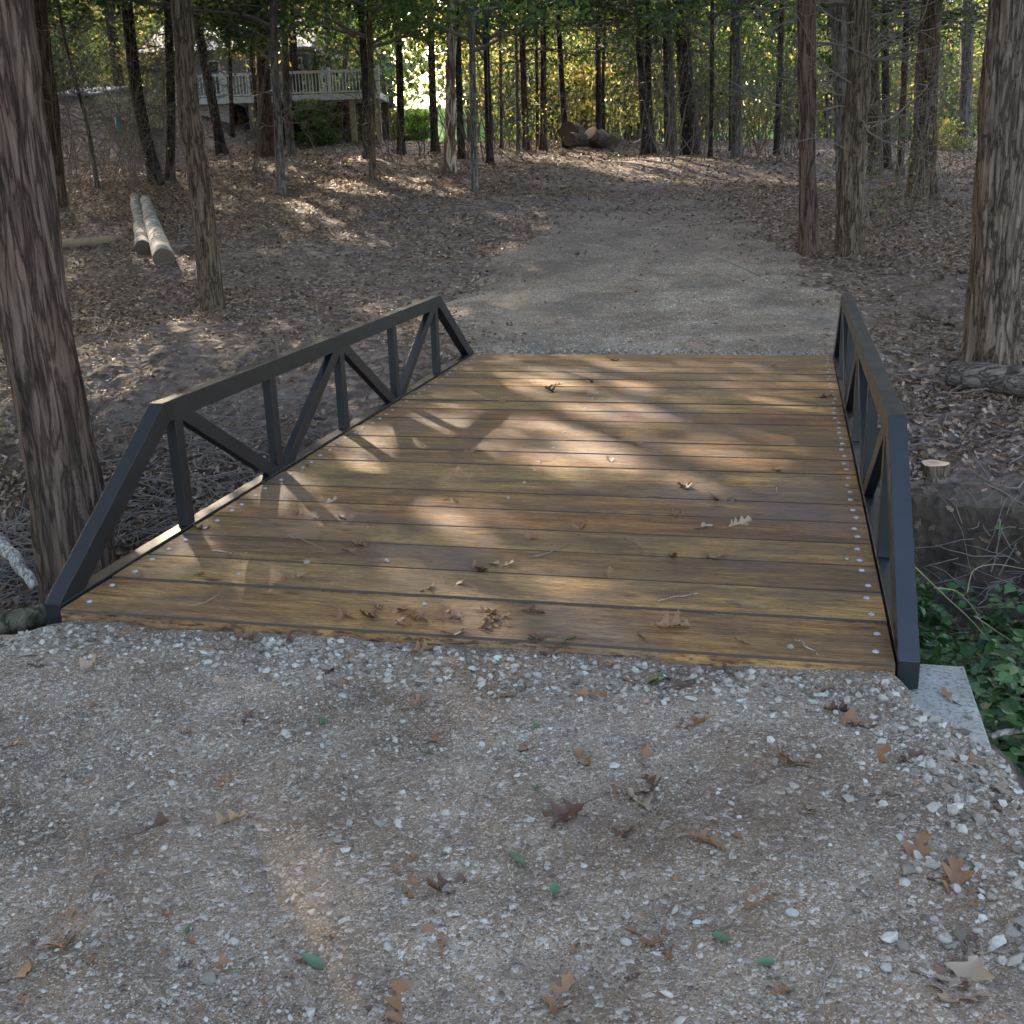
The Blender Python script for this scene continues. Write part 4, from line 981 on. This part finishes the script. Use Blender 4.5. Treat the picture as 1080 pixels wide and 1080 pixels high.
# ------------------------------------------------------------------ house with porch, shed, wall, bin, bushes
def placed(name, u, v, dep, label, cat):
    p = CAM+ray(u, v)*dep; e = tag(empty(name, p), label, cat)
    e.rotation_euler = (0, 0, math.atan2(Rh[1], Rh[0])); return e, dep/FPX
def pbox(parent, name, mb, m): return obj(name, mb.mesh(name, [m]), parent)
hs, s = placed('house', 300, 150, 37, 'pale house with raised white railed porch behind the trees at the left', 'house')
X = lambda u: (u-300)*s*1.02
Zp = lambda v: (150-v)*s*1.03
mb = MB(); box(mb, X(190), X(402), -.0, 2.6, Zp(111), Zp(105)); pbox(hs, 'porch_floor', mb, M['white'])
mb = MB()
for u in (268, 322, 372, 398):
    mb = MB(); box(mb, X(u)-.09, X(u)+.09, .1, .28, -.6, Zp(111.2)); pbox(hs, 'porch_post', mb, M['tan'])
mb = MB(); box(mb, X(190), X(402), .02, .1, Zp(85), Zp(82.5)); box(mb, X(190), X(402), .03, .09, Zp(104), Zp(102.5))
u = 190.5
while u < 402: box(mb, X(u), X(u)+.025, .04, .07, Zp(102.6), Zp(84.9)); u += 3.4
for u in (190, 243, 296, 349, 399): box(mb, X(u), X(u)+.1, .0, .11, Zp(105), Zp(80))
pbox(hs, 'porch_railing', mb, M['white'])
mb = MB(); box(mb, X(190), X(244), .4, .55, -.8, Zp(111.3)); pbox(hs, 'lower_wall', mb, M['white'])
mb = MB(); box(mb, X(244.1), X(402), 2.2, 2.5, -.8, Zp(111.3)); pbox(hs, 'back_wall', mb, M['darkin'])
mb = MB(); box(mb, X(150), X(318), 2.62, 9, -.8, Zp(52)); pbox(hs, 'wall', mb, M['housewall'])
for u0, u1 in ((205, 222), (250, 268), (292, 312)):
    mb = MB(); box(mb, X(u0), X(u1), 2.56, 2.6, Zp(98), Zp(62)); o = pbox(hs, 'window', mb, M['white'])
    mb = MB(); box(mb, X(u0)+.06, X(u1)-.06, 2.53, 2.556, Zp(96), Zp(64)); obj('pane', mb.mesh('pane', [M['glass']]), o)
mb = MB(); prismx(mb, [(1.9, Zp(54)), (9.5, Zp(54)), (5.7, Zp(14))], X(140), X(326)); pbox(hs, 'roof', mb, M['roof'])
sh, s = placed('shed', 85, 128, 37, 'low pale blue-grey shed glimpsed between the cedars at the far left', 'shed')
mb = MB(); box(mb, -24*s, 24*s, 0, 2.5, -1.0, 26*s); pbox(sh, 'wall', mb, M['roof'])
mb = MB(); prismx(mb, [(-.25, 25*s), (2.8, 25.2*s), (2.8, 40*s), (-.25, 27*s)], -27*s, 27*s); pbox(sh, 'roof', mb, M['roof'])
mb = MB(); box(mb, -10*s, 3*s, -.04, .0, -.9, 18*s); pbox(sh, 'door', mb, M['white'])
bw, s = placed('block_wall', 136, 126, 33, 'low tan stone block wall right of the pale shed', 'wall')
mb = MB()
for r in range(4):
    x = -34*s+(.0 if r % 2 else .2)
    while x < 34*s:
        l = rs.uniform(.35, .6); box(mb, x, x+l-.02, rs.uniform(0, .03), .3, -.25+r*.24, -.25+(r+1)*.24-.015); x += l
pbox(bw, 'block', mb, M['blockwall']).name = 'stonework'
bn, s = placed('bin', 126, 138, 31, 'small teal bin standing in front of the block wall', 'bin')
mb = MB(); an = np.arange(14)*2*PI/14
for r_, z0, z1, nm in ((.09, 0, .36, 'body'), (.105, .36, .41, 'lid')):
    mb = MB(); tube(mb, [(0, 0, z0), (0, 0, (z0+z1)/2), (0.0005, 0, z1)], [r_*.9, r_, r_], 14); pbox(bn, nm, mb, M['teal'])
def bush(u, v, dep, wpx, hpx, n, m, lf, label):
    p = CAM+ray(u, v)*dep; s = dep/FPX; mb = MB(); root = tag(empty('shrub', p), label, 'shrub')
    r = wpx*s/2; h = hpx*s; q = 40; ph = rs.rand(q)*2*PI; rr = rs.rand(q)**.5*r; zz = rs.rand(q)*h
    rr *= np.sqrt(np.clip(1-(zz/h-.4)**2*1.5, .1, 1))
    cen = np.stack([rr*np.cos(ph), rr*np.sin(ph), zz], -1)
    leafcloud(mb, cen, n, r*.16, lf, lf*.6, 0); obj('foliage', mb.mesh('foliage', [m]), root)
    mb = MB()
    for j in range(9): tube(mb, limb_pts((rs.randn()*.05, rs.randn()*.05, -.4), (rs.randn()*.5, rs.randn()*.5, 1), h, 5, 0, .12), np.linspace(.025, .008, 5), 4)
    obj('stems', mb.mesh('stems', [M['twig']]), root)
bush(436, 156, 43, 46, 34, 5200, M['brightgreen'], .13, 'rounded bright yellow-green bush in the sunlit opening at the crest')
bush(410, 153, 42, 26, 34, 2500, M['gold'], .12, 'yellow leafy shrub between two dark trunks left of the bright bush')
bush(335, 150, 36.5, 46, 40, 4200, M['hardleaf'], .11, 'olive green shrub in front of the shaded space under the porch')
bush(388, 152, 40, 30, 60, 3000, M['cedar'], .12, 'dark green bush at the right corner of the porch')
bush(540, 158, 46, 60, 10, 2400, M['brightgreen'], .12, 'low bright green growth on the lawn strip at the middle')
bush(783, 168, 34, 44, 18, 500, M['gold'], .08, 'thin tawny shrub round the foot of the smooth grey trunk')
bush(1000, 160, 30, 50, 30, 1500, M['gold'], .09, 'golden shrub behind the wide grey-brown trunk at right')

# ------------------------------------------------------------------ single fallen leaves, stones, twigs
def oak_leaf(seed, lobes=3):
    r = np.random.RandomState(seed); ns = 22; s_ = np.linspace(0, 1, ns)
    env = np.sin(PI*s_**.8)**.8
    L1 = .5+.5*np.cos(2*PI*(s_*(lobes+.3)+.05)); L2 = .5+.5*np.cos(2*PI*(s_*(lobes+.3)+.12))
    wl = (.05+.34*env*(.2+.8*L1**1.3))*r.uniform(.75, 1.1); wr = (.05+.34*env*(.2+.8*L2**1.3))*r.uniform(.75, 1.1)
    wl[0] = wr[0] = .02; wl[-1] = wr[-1] = .02
    fold = r.uniform(.3, 2.0); curl = r.uniform(-1.3, 2.4); tw = r.uniform(-1.8, 1.8)
    V = []
    for i, x in enumerate(s_):
        for f in (-1, -.5, 0, .5, 1):
            w_ = wl[i] if f < 0 else wr[i]; yy = f*w_
            z = fold*abs(yy)**1.2*.8+curl*(x-.5)**2*.7+tw*yy*(x-.5)*.9+.05*math.sin(9*x+seed)*abs(f)+.03*r.randn()*abs(f)
            V.append((x-.5+.12*abs(f)*w_*2, yy, z))
    V = np.array(V); V[:, 2] -= V[:, 2].min()
    F = [(i*5+j, (i+1)*5+j, (i+1)*5+j+1, i*5+j+1) for i in range(ns-1) for j in range(4)]
    mb = MB(); mb.add(V, np.array(F)); c = V[2]
    tube(mb, [c, c+np.array([-.12, .01, .02]), c+np.array([-.25, .04, .0])], [.012, .009, .008], 4)
    return mb
OL = {}
for k in range(9):
    for mn in ('oakleaf', 'paleleaf', 'darkleaf'):
        OL[k, mn] = oak_leaf(300+k, 2+k % 3).mesh('oak_leaf', [M[mn]], True)
def lance_leaf():
    s_ = np.linspace(0, 1, 9); V = []
    for x in s_:
        w_ = .25*math.sin(PI*x**.75)**.8+.004
        for f in (-1, 0, 1): V.append((x-.5, f*w_+.12*(x-.5)**2, .55*abs(f)*w_+.5*(x-.5)**2))
    mb = MB(); mb.add(V, np.array([(i*3+j, (i+1)*3+j, (i+1)*3+j+1, i*3+j+1) for i in range(8) for j in range(2)])); return mb.mesh('green_leaf', [M['greenleaf']], True)
GL = lance_leaf()
def put(name, me, u, v, size, label, cat, group, tilt=.25, lift=.001, rz=None):
    p = onz(u, v, 0)
    for _ in range(6): p = onz(u, v, surf(p[0], p[1]))
    o = obj(name, me, loc=(p[0], p[1], surf(p[0], p[1])+lift-(.05*size if name == 'oak_leaf' else 0))); o.scale = (size, size*rs.uniform(.65, 1.1), size*(rs.uniform(.3, .85) if name == 'oak_leaf' else 1))
    o.rotation_euler = (rs.randn()*tilt, rs.randn()*tilt, rs.rand()*2*PI if rz is None else rz)
    return tag(o, label, cat, group)
GLV = [(135, 667, .09), (38, 700, .08), (30, 690, .07), (90, 705, .1), (258, 673, .1), (300, 666, .09), (105, 740, .06), (220, 685, .06), (367, 692, .06), (345, 710, .09), (360, 722, .08), (238, 720, .08), (435, 746, .08), (260, 759, .06), (195, 772, .06), (12, 785, .08), (452, 780, .07), (237, 826, .085), (175, 868, .105), (240, 868, .09), (433, 936, .065), (468, 938, .095), (458, 993, .08), (70, 985, .12), (10, 1030, .09), (428, 1062, .12), (530, 735, .08), (420, 671, .08), (447, 686, .08), (478, 668, .08),
       (640, 701, .08), (623, 733, .09), (677, 720, .1), (715, 724, .08), (730, 765, .09), (867, 728, .1), (900, 763, .12), (885, 750, .08), (835, 803, .12), (615, 803, .08), (680, 800, .08), (685, 832, .1), (655, 835, .08), (672, 845, .09), (592, 862, .12), (657, 880, .07), (745, 888, .08), (855, 848, .11), (925, 799, .09), (960, 800, .08), (1003, 737, .09), (1050, 832, .08), (1020, 805, .08), (805, 945, .11), (967, 895, .1), (1008, 932, .13), (985, 925, .08), (685, 985, .11), (590, 1052, .09), (1015, 1040, .14), (990, 1030, .1), (1024, 1000, .07), (825, 1045, .05), (705, 1005, .06), (553, 790, .06), (1060, 850, .09), (1075, 790, .1)]
SPECIAL = {(175, 868): 'crumpled dark brown oak leaf left of centre on the gravel below the flat tan one', (237, 826): 'flat tan lobed leaf lying open on bare gravel left of centre',
 (592, 862): 'large dark crumpled oak leaf in the middle of the gravel', (1008, 932): 'large tan oak leaf with upturned tip near the lower right of the gravel', (1015, 1040): 'large pale oak leaf lying over a darker one at the lower right corner',
 (428, 1062): 'tan oak leaf with long pointed lobes at the bottom edge of the gravel', (70, 985): 'long rolled tan oak leaf at the lower left of the gravel', (900, 763): 'large brown oak leaf on the gravel below the right end post',
 (1003, 737): 'brown oak leaf lying on the bare concrete footing', (835, 803): 'rust brown upturned oak leaf above the pale spread one on the right gravel', (855, 848): 'pale spread oak leaf on the right of the gravel', (258, 673): 'broad brown oak leaf against the near edge of the planks at left',
 (805, 945): 'brown forked oak leaf standing on edge, lower right of the middle', (685, 985): 'slender tan oak leaf between two green leaves near the bottom', (590, 1052): 'oval brown leaf at the bottom edge, middle of the gravel', (867, 728): 'pale brown oak leaf close to the plank edge near the right post'}
sm = lambda k: ('oakleaf', 'darkleaf', 'oakleaf', 'paleleaf', 'oakleaf', 'darkleaf', 'oakleaf', 'oakleaf')[k % 8]
for k, (u, v, sz) in enumerate(GLV):
    m_ = sm(k); lb_ = SPECIAL.get((u, v), '').split(' oak')[0]
    if lb_: m_ = 'darkleaf' if 'dark' in lb_ else ('paleleaf' if 'pale' in lb_ else 'oakleaf')
    col = {'oakleaf': 'tan brown', 'darkleaf': 'dark brown', 'paleleaf': 'pale beige'}[m_]
    big = 'large' if sz > .095 else ('small' if sz < .075 else 'middling')
    put('oak_leaf', OL[(k*4) % 9, m_], u, v, sz*1.2, SPECIAL.get((u, v), f'{big} {col} curled oak leaf lying loose on the grey gravel'), 'leaf', 'fallen oak leaves on the gravel')
DLV = [(210, 606, .06), (312, 609, .07), (349, 529, .06), (333, 545, .07), (315, 542, .045), (361, 546, .06), (368, 581, .06), (379, 574, .07), (477, 529, .08), (507, 602, .08), (528, 595, .09), (451, 621, .07), (479, 616, .09), (514, 646, .08), (426, 643, .08), (361, 650, .09), (389, 650, .08), (449, 653, .08), (472, 650, .09), (557, 569, .08), (210, 558, .07), (282, 510, .06), (325, 492, .06), (613, 556, .09), (560, 567, .06), (711, 542, .09), (742, 556, .07), (778, 553, .1), (709, 587, .06), (755, 587, .08), (642, 604, .08), (709, 660, .1), (562, 644, .07), (723, 514, .09), (643, 484, .08), (760, 527, .12), (820, 495, .08), (673, 468, .06), (647, 380, .09), (531, 424, .09), (580, 412, .1), (500, 475, .1), (769, 384, .09), (816, 386, .06), (870, 419, .09), (624, 402, .1), (437, 652, .07), (500, 598, .06), (720, 512, .06), (588, 406, .07), (885, 375, .1), (690, 376, .08)]
for k, (u, v, sz) in enumerate(DLV):
    m_ = sm(k+(1 if k % 3 else 0)); col = {'oakleaf': 'tan brown', 'darkleaf': 'dark brown', 'paleleaf': 'pale beige'}[m_]
    where = 'near half' if v > 500 else 'far half'; big = 'large' if sz > .085 else ('small' if sz < .07 else 'middling')
    put('oak_leaf', OL[(k*5+2) % 9, m_], u, v, sz*1.3, f'{big} {col} curled oak leaf lying on the {where} of the plank deck', 'leaf', 'fallen oak leaves on the deck')
for k in range(26):
    u = rs.uniform(355, 540); v = 643+(u-355)*.06+rs.uniform(-6, 12)
    if k > 15: u = rs.uniform(560, 950); v = 676+(u-560)*.06+rs.uniform(-4, 10)
    put('oak_leaf', OL[k % 9, sm(k)], u, v, rs.uniform(.05, .085), 'small crumpled brown leaf caught where the planks meet the gravel', 'leaf', 'leaves caught along the plank edge')
for k in range(34):
    put('oak_leaf', OL[(k*2) % 9, sm(k+1)], rs.uniform(5, 1075), 690+385*rs.rand()**.8, rs.uniform(.025, .05), 'tiny broken piece of brown leaf on the grey gravel', 'leaf', 'leaf fragments on the gravel')
GRN = [(340, 764, .055, 'folded green leaf on the gravel left of centre, below the white stone'), (200, 983, .04, 'small dull green leaf at the lower left of the gravel'), (330, 1017, .055, 'teal green leaf near the bottom edge, left of centre'), (452, 796, .03, 'tiny green leaf beside an upturned brown leaf, middle of the gravel'),
       (545, 910, .055, 'glossy green leaf lying alone in the very middle of the gravel'), (585, 940, .04, 'small green leaf just below the glossy one in the middle'), (763, 993, .05, 'narrow green leaf right of the slender tan oak leaf near the bottom'), (567, 832, .035, 'small round green leaf left of the large dark crumpled oak leaf'), (567, 767, .03, 'tiny green leaf below the sprig at the plank edge'),
       (805, 1018, .045, 'green leaf standing up near the bottom right'), (690, 722, .08, 'green leaf tucked among brown ones below the planks'), (700, 716, .07, 'second green leaf of the tuft among brown ones below the planks'), (923, 588, .06, 'green leaf caught on the bottom chord of the right railing')]
for u, v, sz, lb in GRN: put('green_leaf', GL, u, v, sz*1.2, lb, 'leaf', 'green leaves on the ground', .25, .004)
sp = onz(580, 683, -.03); sprig = tag(empty('leafy_sprig', sp), 'small leafy green sprig lying against the edge of the planks', 'sprig')
mb = MB(); tube(mb, [(-.07, 0, .01), (0, .01, .015), (.08, -.01, .02)], .0018, 5); obj('stem', mb.mesh('stem', [M['twig']]), sprig)
for k in range(9):
    o = obj('leaf', GL, sprig, loc=(-.07+k*.018, rs.randn()*.012, .012+rs.rand()*.015)); o.scale = (rs.uniform(.04, .06),)*3; o.rotation_euler = (rs.randn()*.4, rs.randn()*.4, rs.rand()*6.28)
def rock(seed):
    V, F = ico(); r = np.random.RandomState(seed)
    F2 = []; V = list(V); cache = {}
    def mid(a, b):
        key = (min(a, b), max(a, b))
        if key not in cache: m_ = (np.array(V[a])+np.array(V[b]))/2; cache[key] = len(V); V.append(m_/np.linalg.norm(m_)*.98)
        return cache[key]
    for a, b, c in F:
        ab, bc, ca = mid(a, b), mid(b, c), mid(c, a); F2 += [(a, ab, ca), (b, bc, ab), (c, ca, bc), (ab, bc, ca)]
    V = np.array(V); 
    for _ in range(7):   # chip flat faces off
        nn = r.randn(3); nn /= np.linalg.norm(nn); dd = r.uniform(.55, .85); q = V@nn; V = V-np.outer(np.maximum(0, q-dd), nn)
    V *= np.array([1, .8, .65]); return mesh('stone', V, np.array(F2), [M['palestone'] if seed % 3 else M['stone']])
M['palestone'] = simple('pale limestone', (.25, .222, .19), .85)
RK = [rock(500+k) for k in range(6)]
SV = [(361, 735, .017, 'white angular stone left of centre beside a curled brown leaf'), (222, 1034, .021, 'grey-white block of stone at the bottom left of the gravel'), (248, 995, .016, 'pale flat stone above the grey-white block at the bottom left'), (409, 999, .014, 'pale stone near the bottom between leaves'), (120, 995, .012, 'small pale pebble at lower left by the long rolled leaf'),
      (982, 808, .02, 'grey white stone on the right shoulder of the gravel'), (1022, 757, .022, 'rounded pale stone on the edge of the concrete footing'), (55, 668, .022, 'pale stone heaped by the near left corner post'), (425, 762, .013, 'pale oval pebble left of the middle, below the planks'), (340, 788, .012, 'long flat pale stone left of the middle'),
      (888, 664+50, .013, 'pale stone at the edge of the planks right of centre'), (660, 995, .015, 'brown-grey stone near the bottom right of centre'), (835, 965, .018, 'grey wedge of stone beside the forked leaf'), (953, 1000, .018, 'brown flat stone near the lower right corner'), (935, 1022, .016, 'light grey stone left of the overlapping leaves at the lower right'), (540, 697, .014, 'whitish stone below the sprig at the planks'),
      (324, 594, .017, 'round grey pebble on the planks at left'), (408, 592, .014, 'pale round pebble on the planks, second from the left'), (252, 606, .012, 'small pale pebble on the planks near the left railing'), (834, 683, .014, 'flat pale stone chip on the last plank at right'), (388, 556, .008, 'tiny pale pebble on the planks left of centre'), (893, 590, .008, 'tiny pebble on the planks by the right bolts')]
for k, (u, v, r_, lb) in enumerate(SV): put('stone', RK[k % 6], u, v, r_, lb, 'stone', 'larger stones', .3, r_*.3)
TWG = [((691, 635), (734, 627), 'dark curved twig on the planks right of centre'), ((764, 636), (811, 642), 'thin straight twig on the planks at right'), ((658, 570), (681, 581), 'short slanting twig in the middle of the planks'), ((220, 581), (262, 586), 'thin twig on the planks near the left railing'), ((303, 565), (342, 581), 'dark slanting twig on the planks left of centre'), ((200, 640), (236, 628), 'dark twig across the first plank at left'),
       ((835, 672), (862, 690), 'forked pale twig on the last plank at right'), ((500, 840), (490, 895), 'pale bent stem on the gravel in the middle'), ((100, 925), (91, 958), 'thin upright-lying stem at the left of the gravel'), ((108, 856), (162, 830), 'long dark curled twig on the gravel at left'), ((690, 960), (700, 1000), 'dark twig beside the slender tan leaf near the bottom'), ((0, 708), (30, 712), 'dark twig at the left edge of the gravel'), ((437, 720), (470, 727), 'dark twig below the planks left of centre'), ((880, 1010), (860, 1060), 'thin pale stem at the bottom right'), ((540, 1010), (560, 1030), 'short dark twig at the bottom middle'), ((820, 520), (826, 502), 'small crooked twig beside a leaf on the planks at right'), ((560, 590), (600, 575), 'thin dark twig trailing from a leaf cluster on the planks')]
for k, (a, b, lb) in enumerate(TWG):
    q = []
    r = np.random.RandomState(k)
    for t_ in np.linspace(0, 1, 7):
        u = a[0]*(1-t_)+b[0]*t_+r.randn()*1.6; v = a[1]*(1-t_)+b[1]*t_+r.randn()*1.3
        p = onz(u, v, 0)
        for _ in range(4): p = onz(u, v, surf(p[0], p[1]))
        q.append((p[0], p[1], surf(p[0], p[1])+.004+.004*r.rand()))
    lying('twig', lb, 'twig', None, None, .0030, .0016, M['twig'] if k % 3 else M['greywood'], 'twigs on the ground', k=6, P=q, bump=.02)
M['vine'] = simple('dry vine stem', (.2, .17, .09), .8)
# bent straw-coloured vine stems over the ivy
VN = [([(965, 598), (1000, 632), (1032, 660), (1058, 700), (1068, 735)], 'long pale vine stem arching from the right end post over the ivy'), ([(985, 620), (1010, 622), (1030, 645), (1042, 670)], 'shorter bent vine stem beside the long one over the ivy'), ([(1028, 650), (1060, 672), (1090, 690)], 'straw-coloured stem leaning to the right edge above the ivy'), ([(1020, 625), (1025, 600), (1048, 594), (1080, 600)], 'thin arching stem in front of the dark undercut bank')]
for k, (pp, lb) in enumerate(VN):
    q = [CAM+ray(u, v)*(4.7+.25*i+.2*k) for i, (u, v) in enumerate(pp)]
    q = smooth_axis(np.array(q), 14); lying('vine_stem', lb, 'vine', None, None, .0032, .002, M['vine'], 'vine stems over the ivy', k=6, P=q, bump=.02)

# ------------------------------------------------------------------ gaps in the canopy that let flecks of low sun through
SUN_EL, SUN_AZ = math.radians(22), math.radians(-38)     # azimuth from +Y, negative = left
sd = np.array([math.sin(SUN_AZ)*math.cos(SUN_EL), math.cos(SUN_AZ)*math.cos(SUN_EL), math.sin(SUN_EL)])
GAPS = [(600, 395, .55, .3), (640, 440, .7, .25), (720, 415, .6, .25), (830, 405, .5, .25), (560, 592, .4, .25), (690, 480, .4, .45), (440, 520, .4, .4), (862, 488, .25, .3), (470, 345, .7, .12), (560, 330, .35, .35), (540, 270, .5, .35),
        (395, 192, .8, .15), (450, 195, .7, .15), (640, 172, 1.0, .15), (740, 178, 1.0, .15), (520, 215, .6, .3), (330, 238, .6, .35), (345, 165, .8, .3), (600, 165, .9, .25), (175, 270, .35, .3), (420, 170, .9, .2), (690, 185, .8, .3)]
bpy.context.view_layer.update()
GP = [(march(u, v, 4) if not (v > 374 and v < 650 and 480 < u < 940 or v == 452) else onz(u, v, 0), r, k) for u, v, r, k in GAPS]
def open_gaps(o, first_wood):
    me = o.data; nf = len(me.polygons); nv = len(me.vertices)
    co = np.empty(nv*3, np.float32); me.vertices.foreach_get('co', co); co = co.reshape(-1, 3)
    ls = np.empty(nf, np.int32); lt = np.empty(nf, np.int32); mi = np.empty(nf, np.int32); li = np.empty(len(me.loops), np.int32)
    me.polygons.foreach_get('loop_start', ls); me.polygons.foreach_get('loop_total', lt); me.polygons.foreach_get('material_index', mi); me.loops.foreach_get('vertex_index', li)
    mw = np.array(o.matrix_world); c = co[li[ls]]@mw[:3, :3].T+mw[:3, 3]
    kill = np.zeros(nf, bool); lim = np.full(nf, 1.0)
    for P, r, k in GP:
        d = c-P; t = d@sd; q = np.linalg.norm(d-t[:, None]*sd, axis=1)
        f = k+(1-k)*sst((q-r*.7)/(r*.9)); lim = np.where(t > .5, lim*f, lim)
    kill = (np.random.RandomState(5).rand(nf) > lim) & (mi < first_wood)
    if kill.sum() < 3: return
    keep = ~kill; Fs = []; ms = []
    for n_ in np.unique(lt[keep]):
        s_ = keep & (lt == n_); Fs.append(li[ls[s_][:, None]+np.arange(n_)]); ms.append(mi[s_])
    nm = mesh(me.name.split('.')[0], co, Fs, list(me.materials), np.concatenate(ms)); o.data = nm
for o in list(COL.objects):
    if o.type == 'MESH' and (o.name.startswith('crown') or o.name in ('far_woods', 'surrounding_woods')):
        open_gaps(o, 3 if 'woods' in o.name else 1)

# ------------------------------------------------------------------ camera, light, sky
cd = bpy.data.cameras.new('camera'); cam = bpy.data.objects.new('camera', cd); COL.objects.link(cam)
cam.matrix_world = Matrix(((Rv[0], Uv[0], -Fv[0], CAM[0]), (Rv[1], Uv[1], -Fv[1], CAM[1]), (Rv[2], Uv[2], -Fv[2], CAM[2]), (0, 0, 0, 1)))
cd.sensor_fit = 'HORIZONTAL'; cd.angle = 2*math.atan(540/FPX); cd.clip_end = 2000; cd.clip_start = .05
sc.camera = cam
sl = bpy.data.lights.new('sun', 'SUN'); sl.energy = 3.0; sl.angle = math.radians(.5); sl.color = (1, .83, .62)
so = bpy.data.objects.new('sun', sl); COL.objects.link(so); so.location = (0, 0, 30)
so.rotation_euler = Vector(-sd).to_track_quat('-Z', 'Y').to_euler()
w = bpy.data.worlds.new('World'); sc.world = w; w.use_nodes = True
nt = w.node_tree; nt.nodes.clear(); n = N(nt)
sky = n('TexSky', sky_type='NISHITA', sun_disc=False, sun_elevation=SUN_EL, sun_rotation=SUN_AZ, ozone_density=.3, dust_density=3.0, air_density=1.0)
bg = n('Background', i_Strength=.15); nt.links.new(sky.outputs[0], bg.inputs[0])
o = n('OutputWorld'); nt.links.new(bg.outputs[0], o.inputs[0])
sc.view_settings.view_transform = 'Standard'; sc.view_settings.look = 'None'; sc.view_settings.gamma = 1
sc.view_settings.exposure = 3.35
sc.cycles.use_denoising = True
sc.cycles.max_bounces = 6; sc.cycles.diffuse_bounces = 3; sc.cycles.glossy_bounces = 3; sc.cycles.transmission_bounces = 3
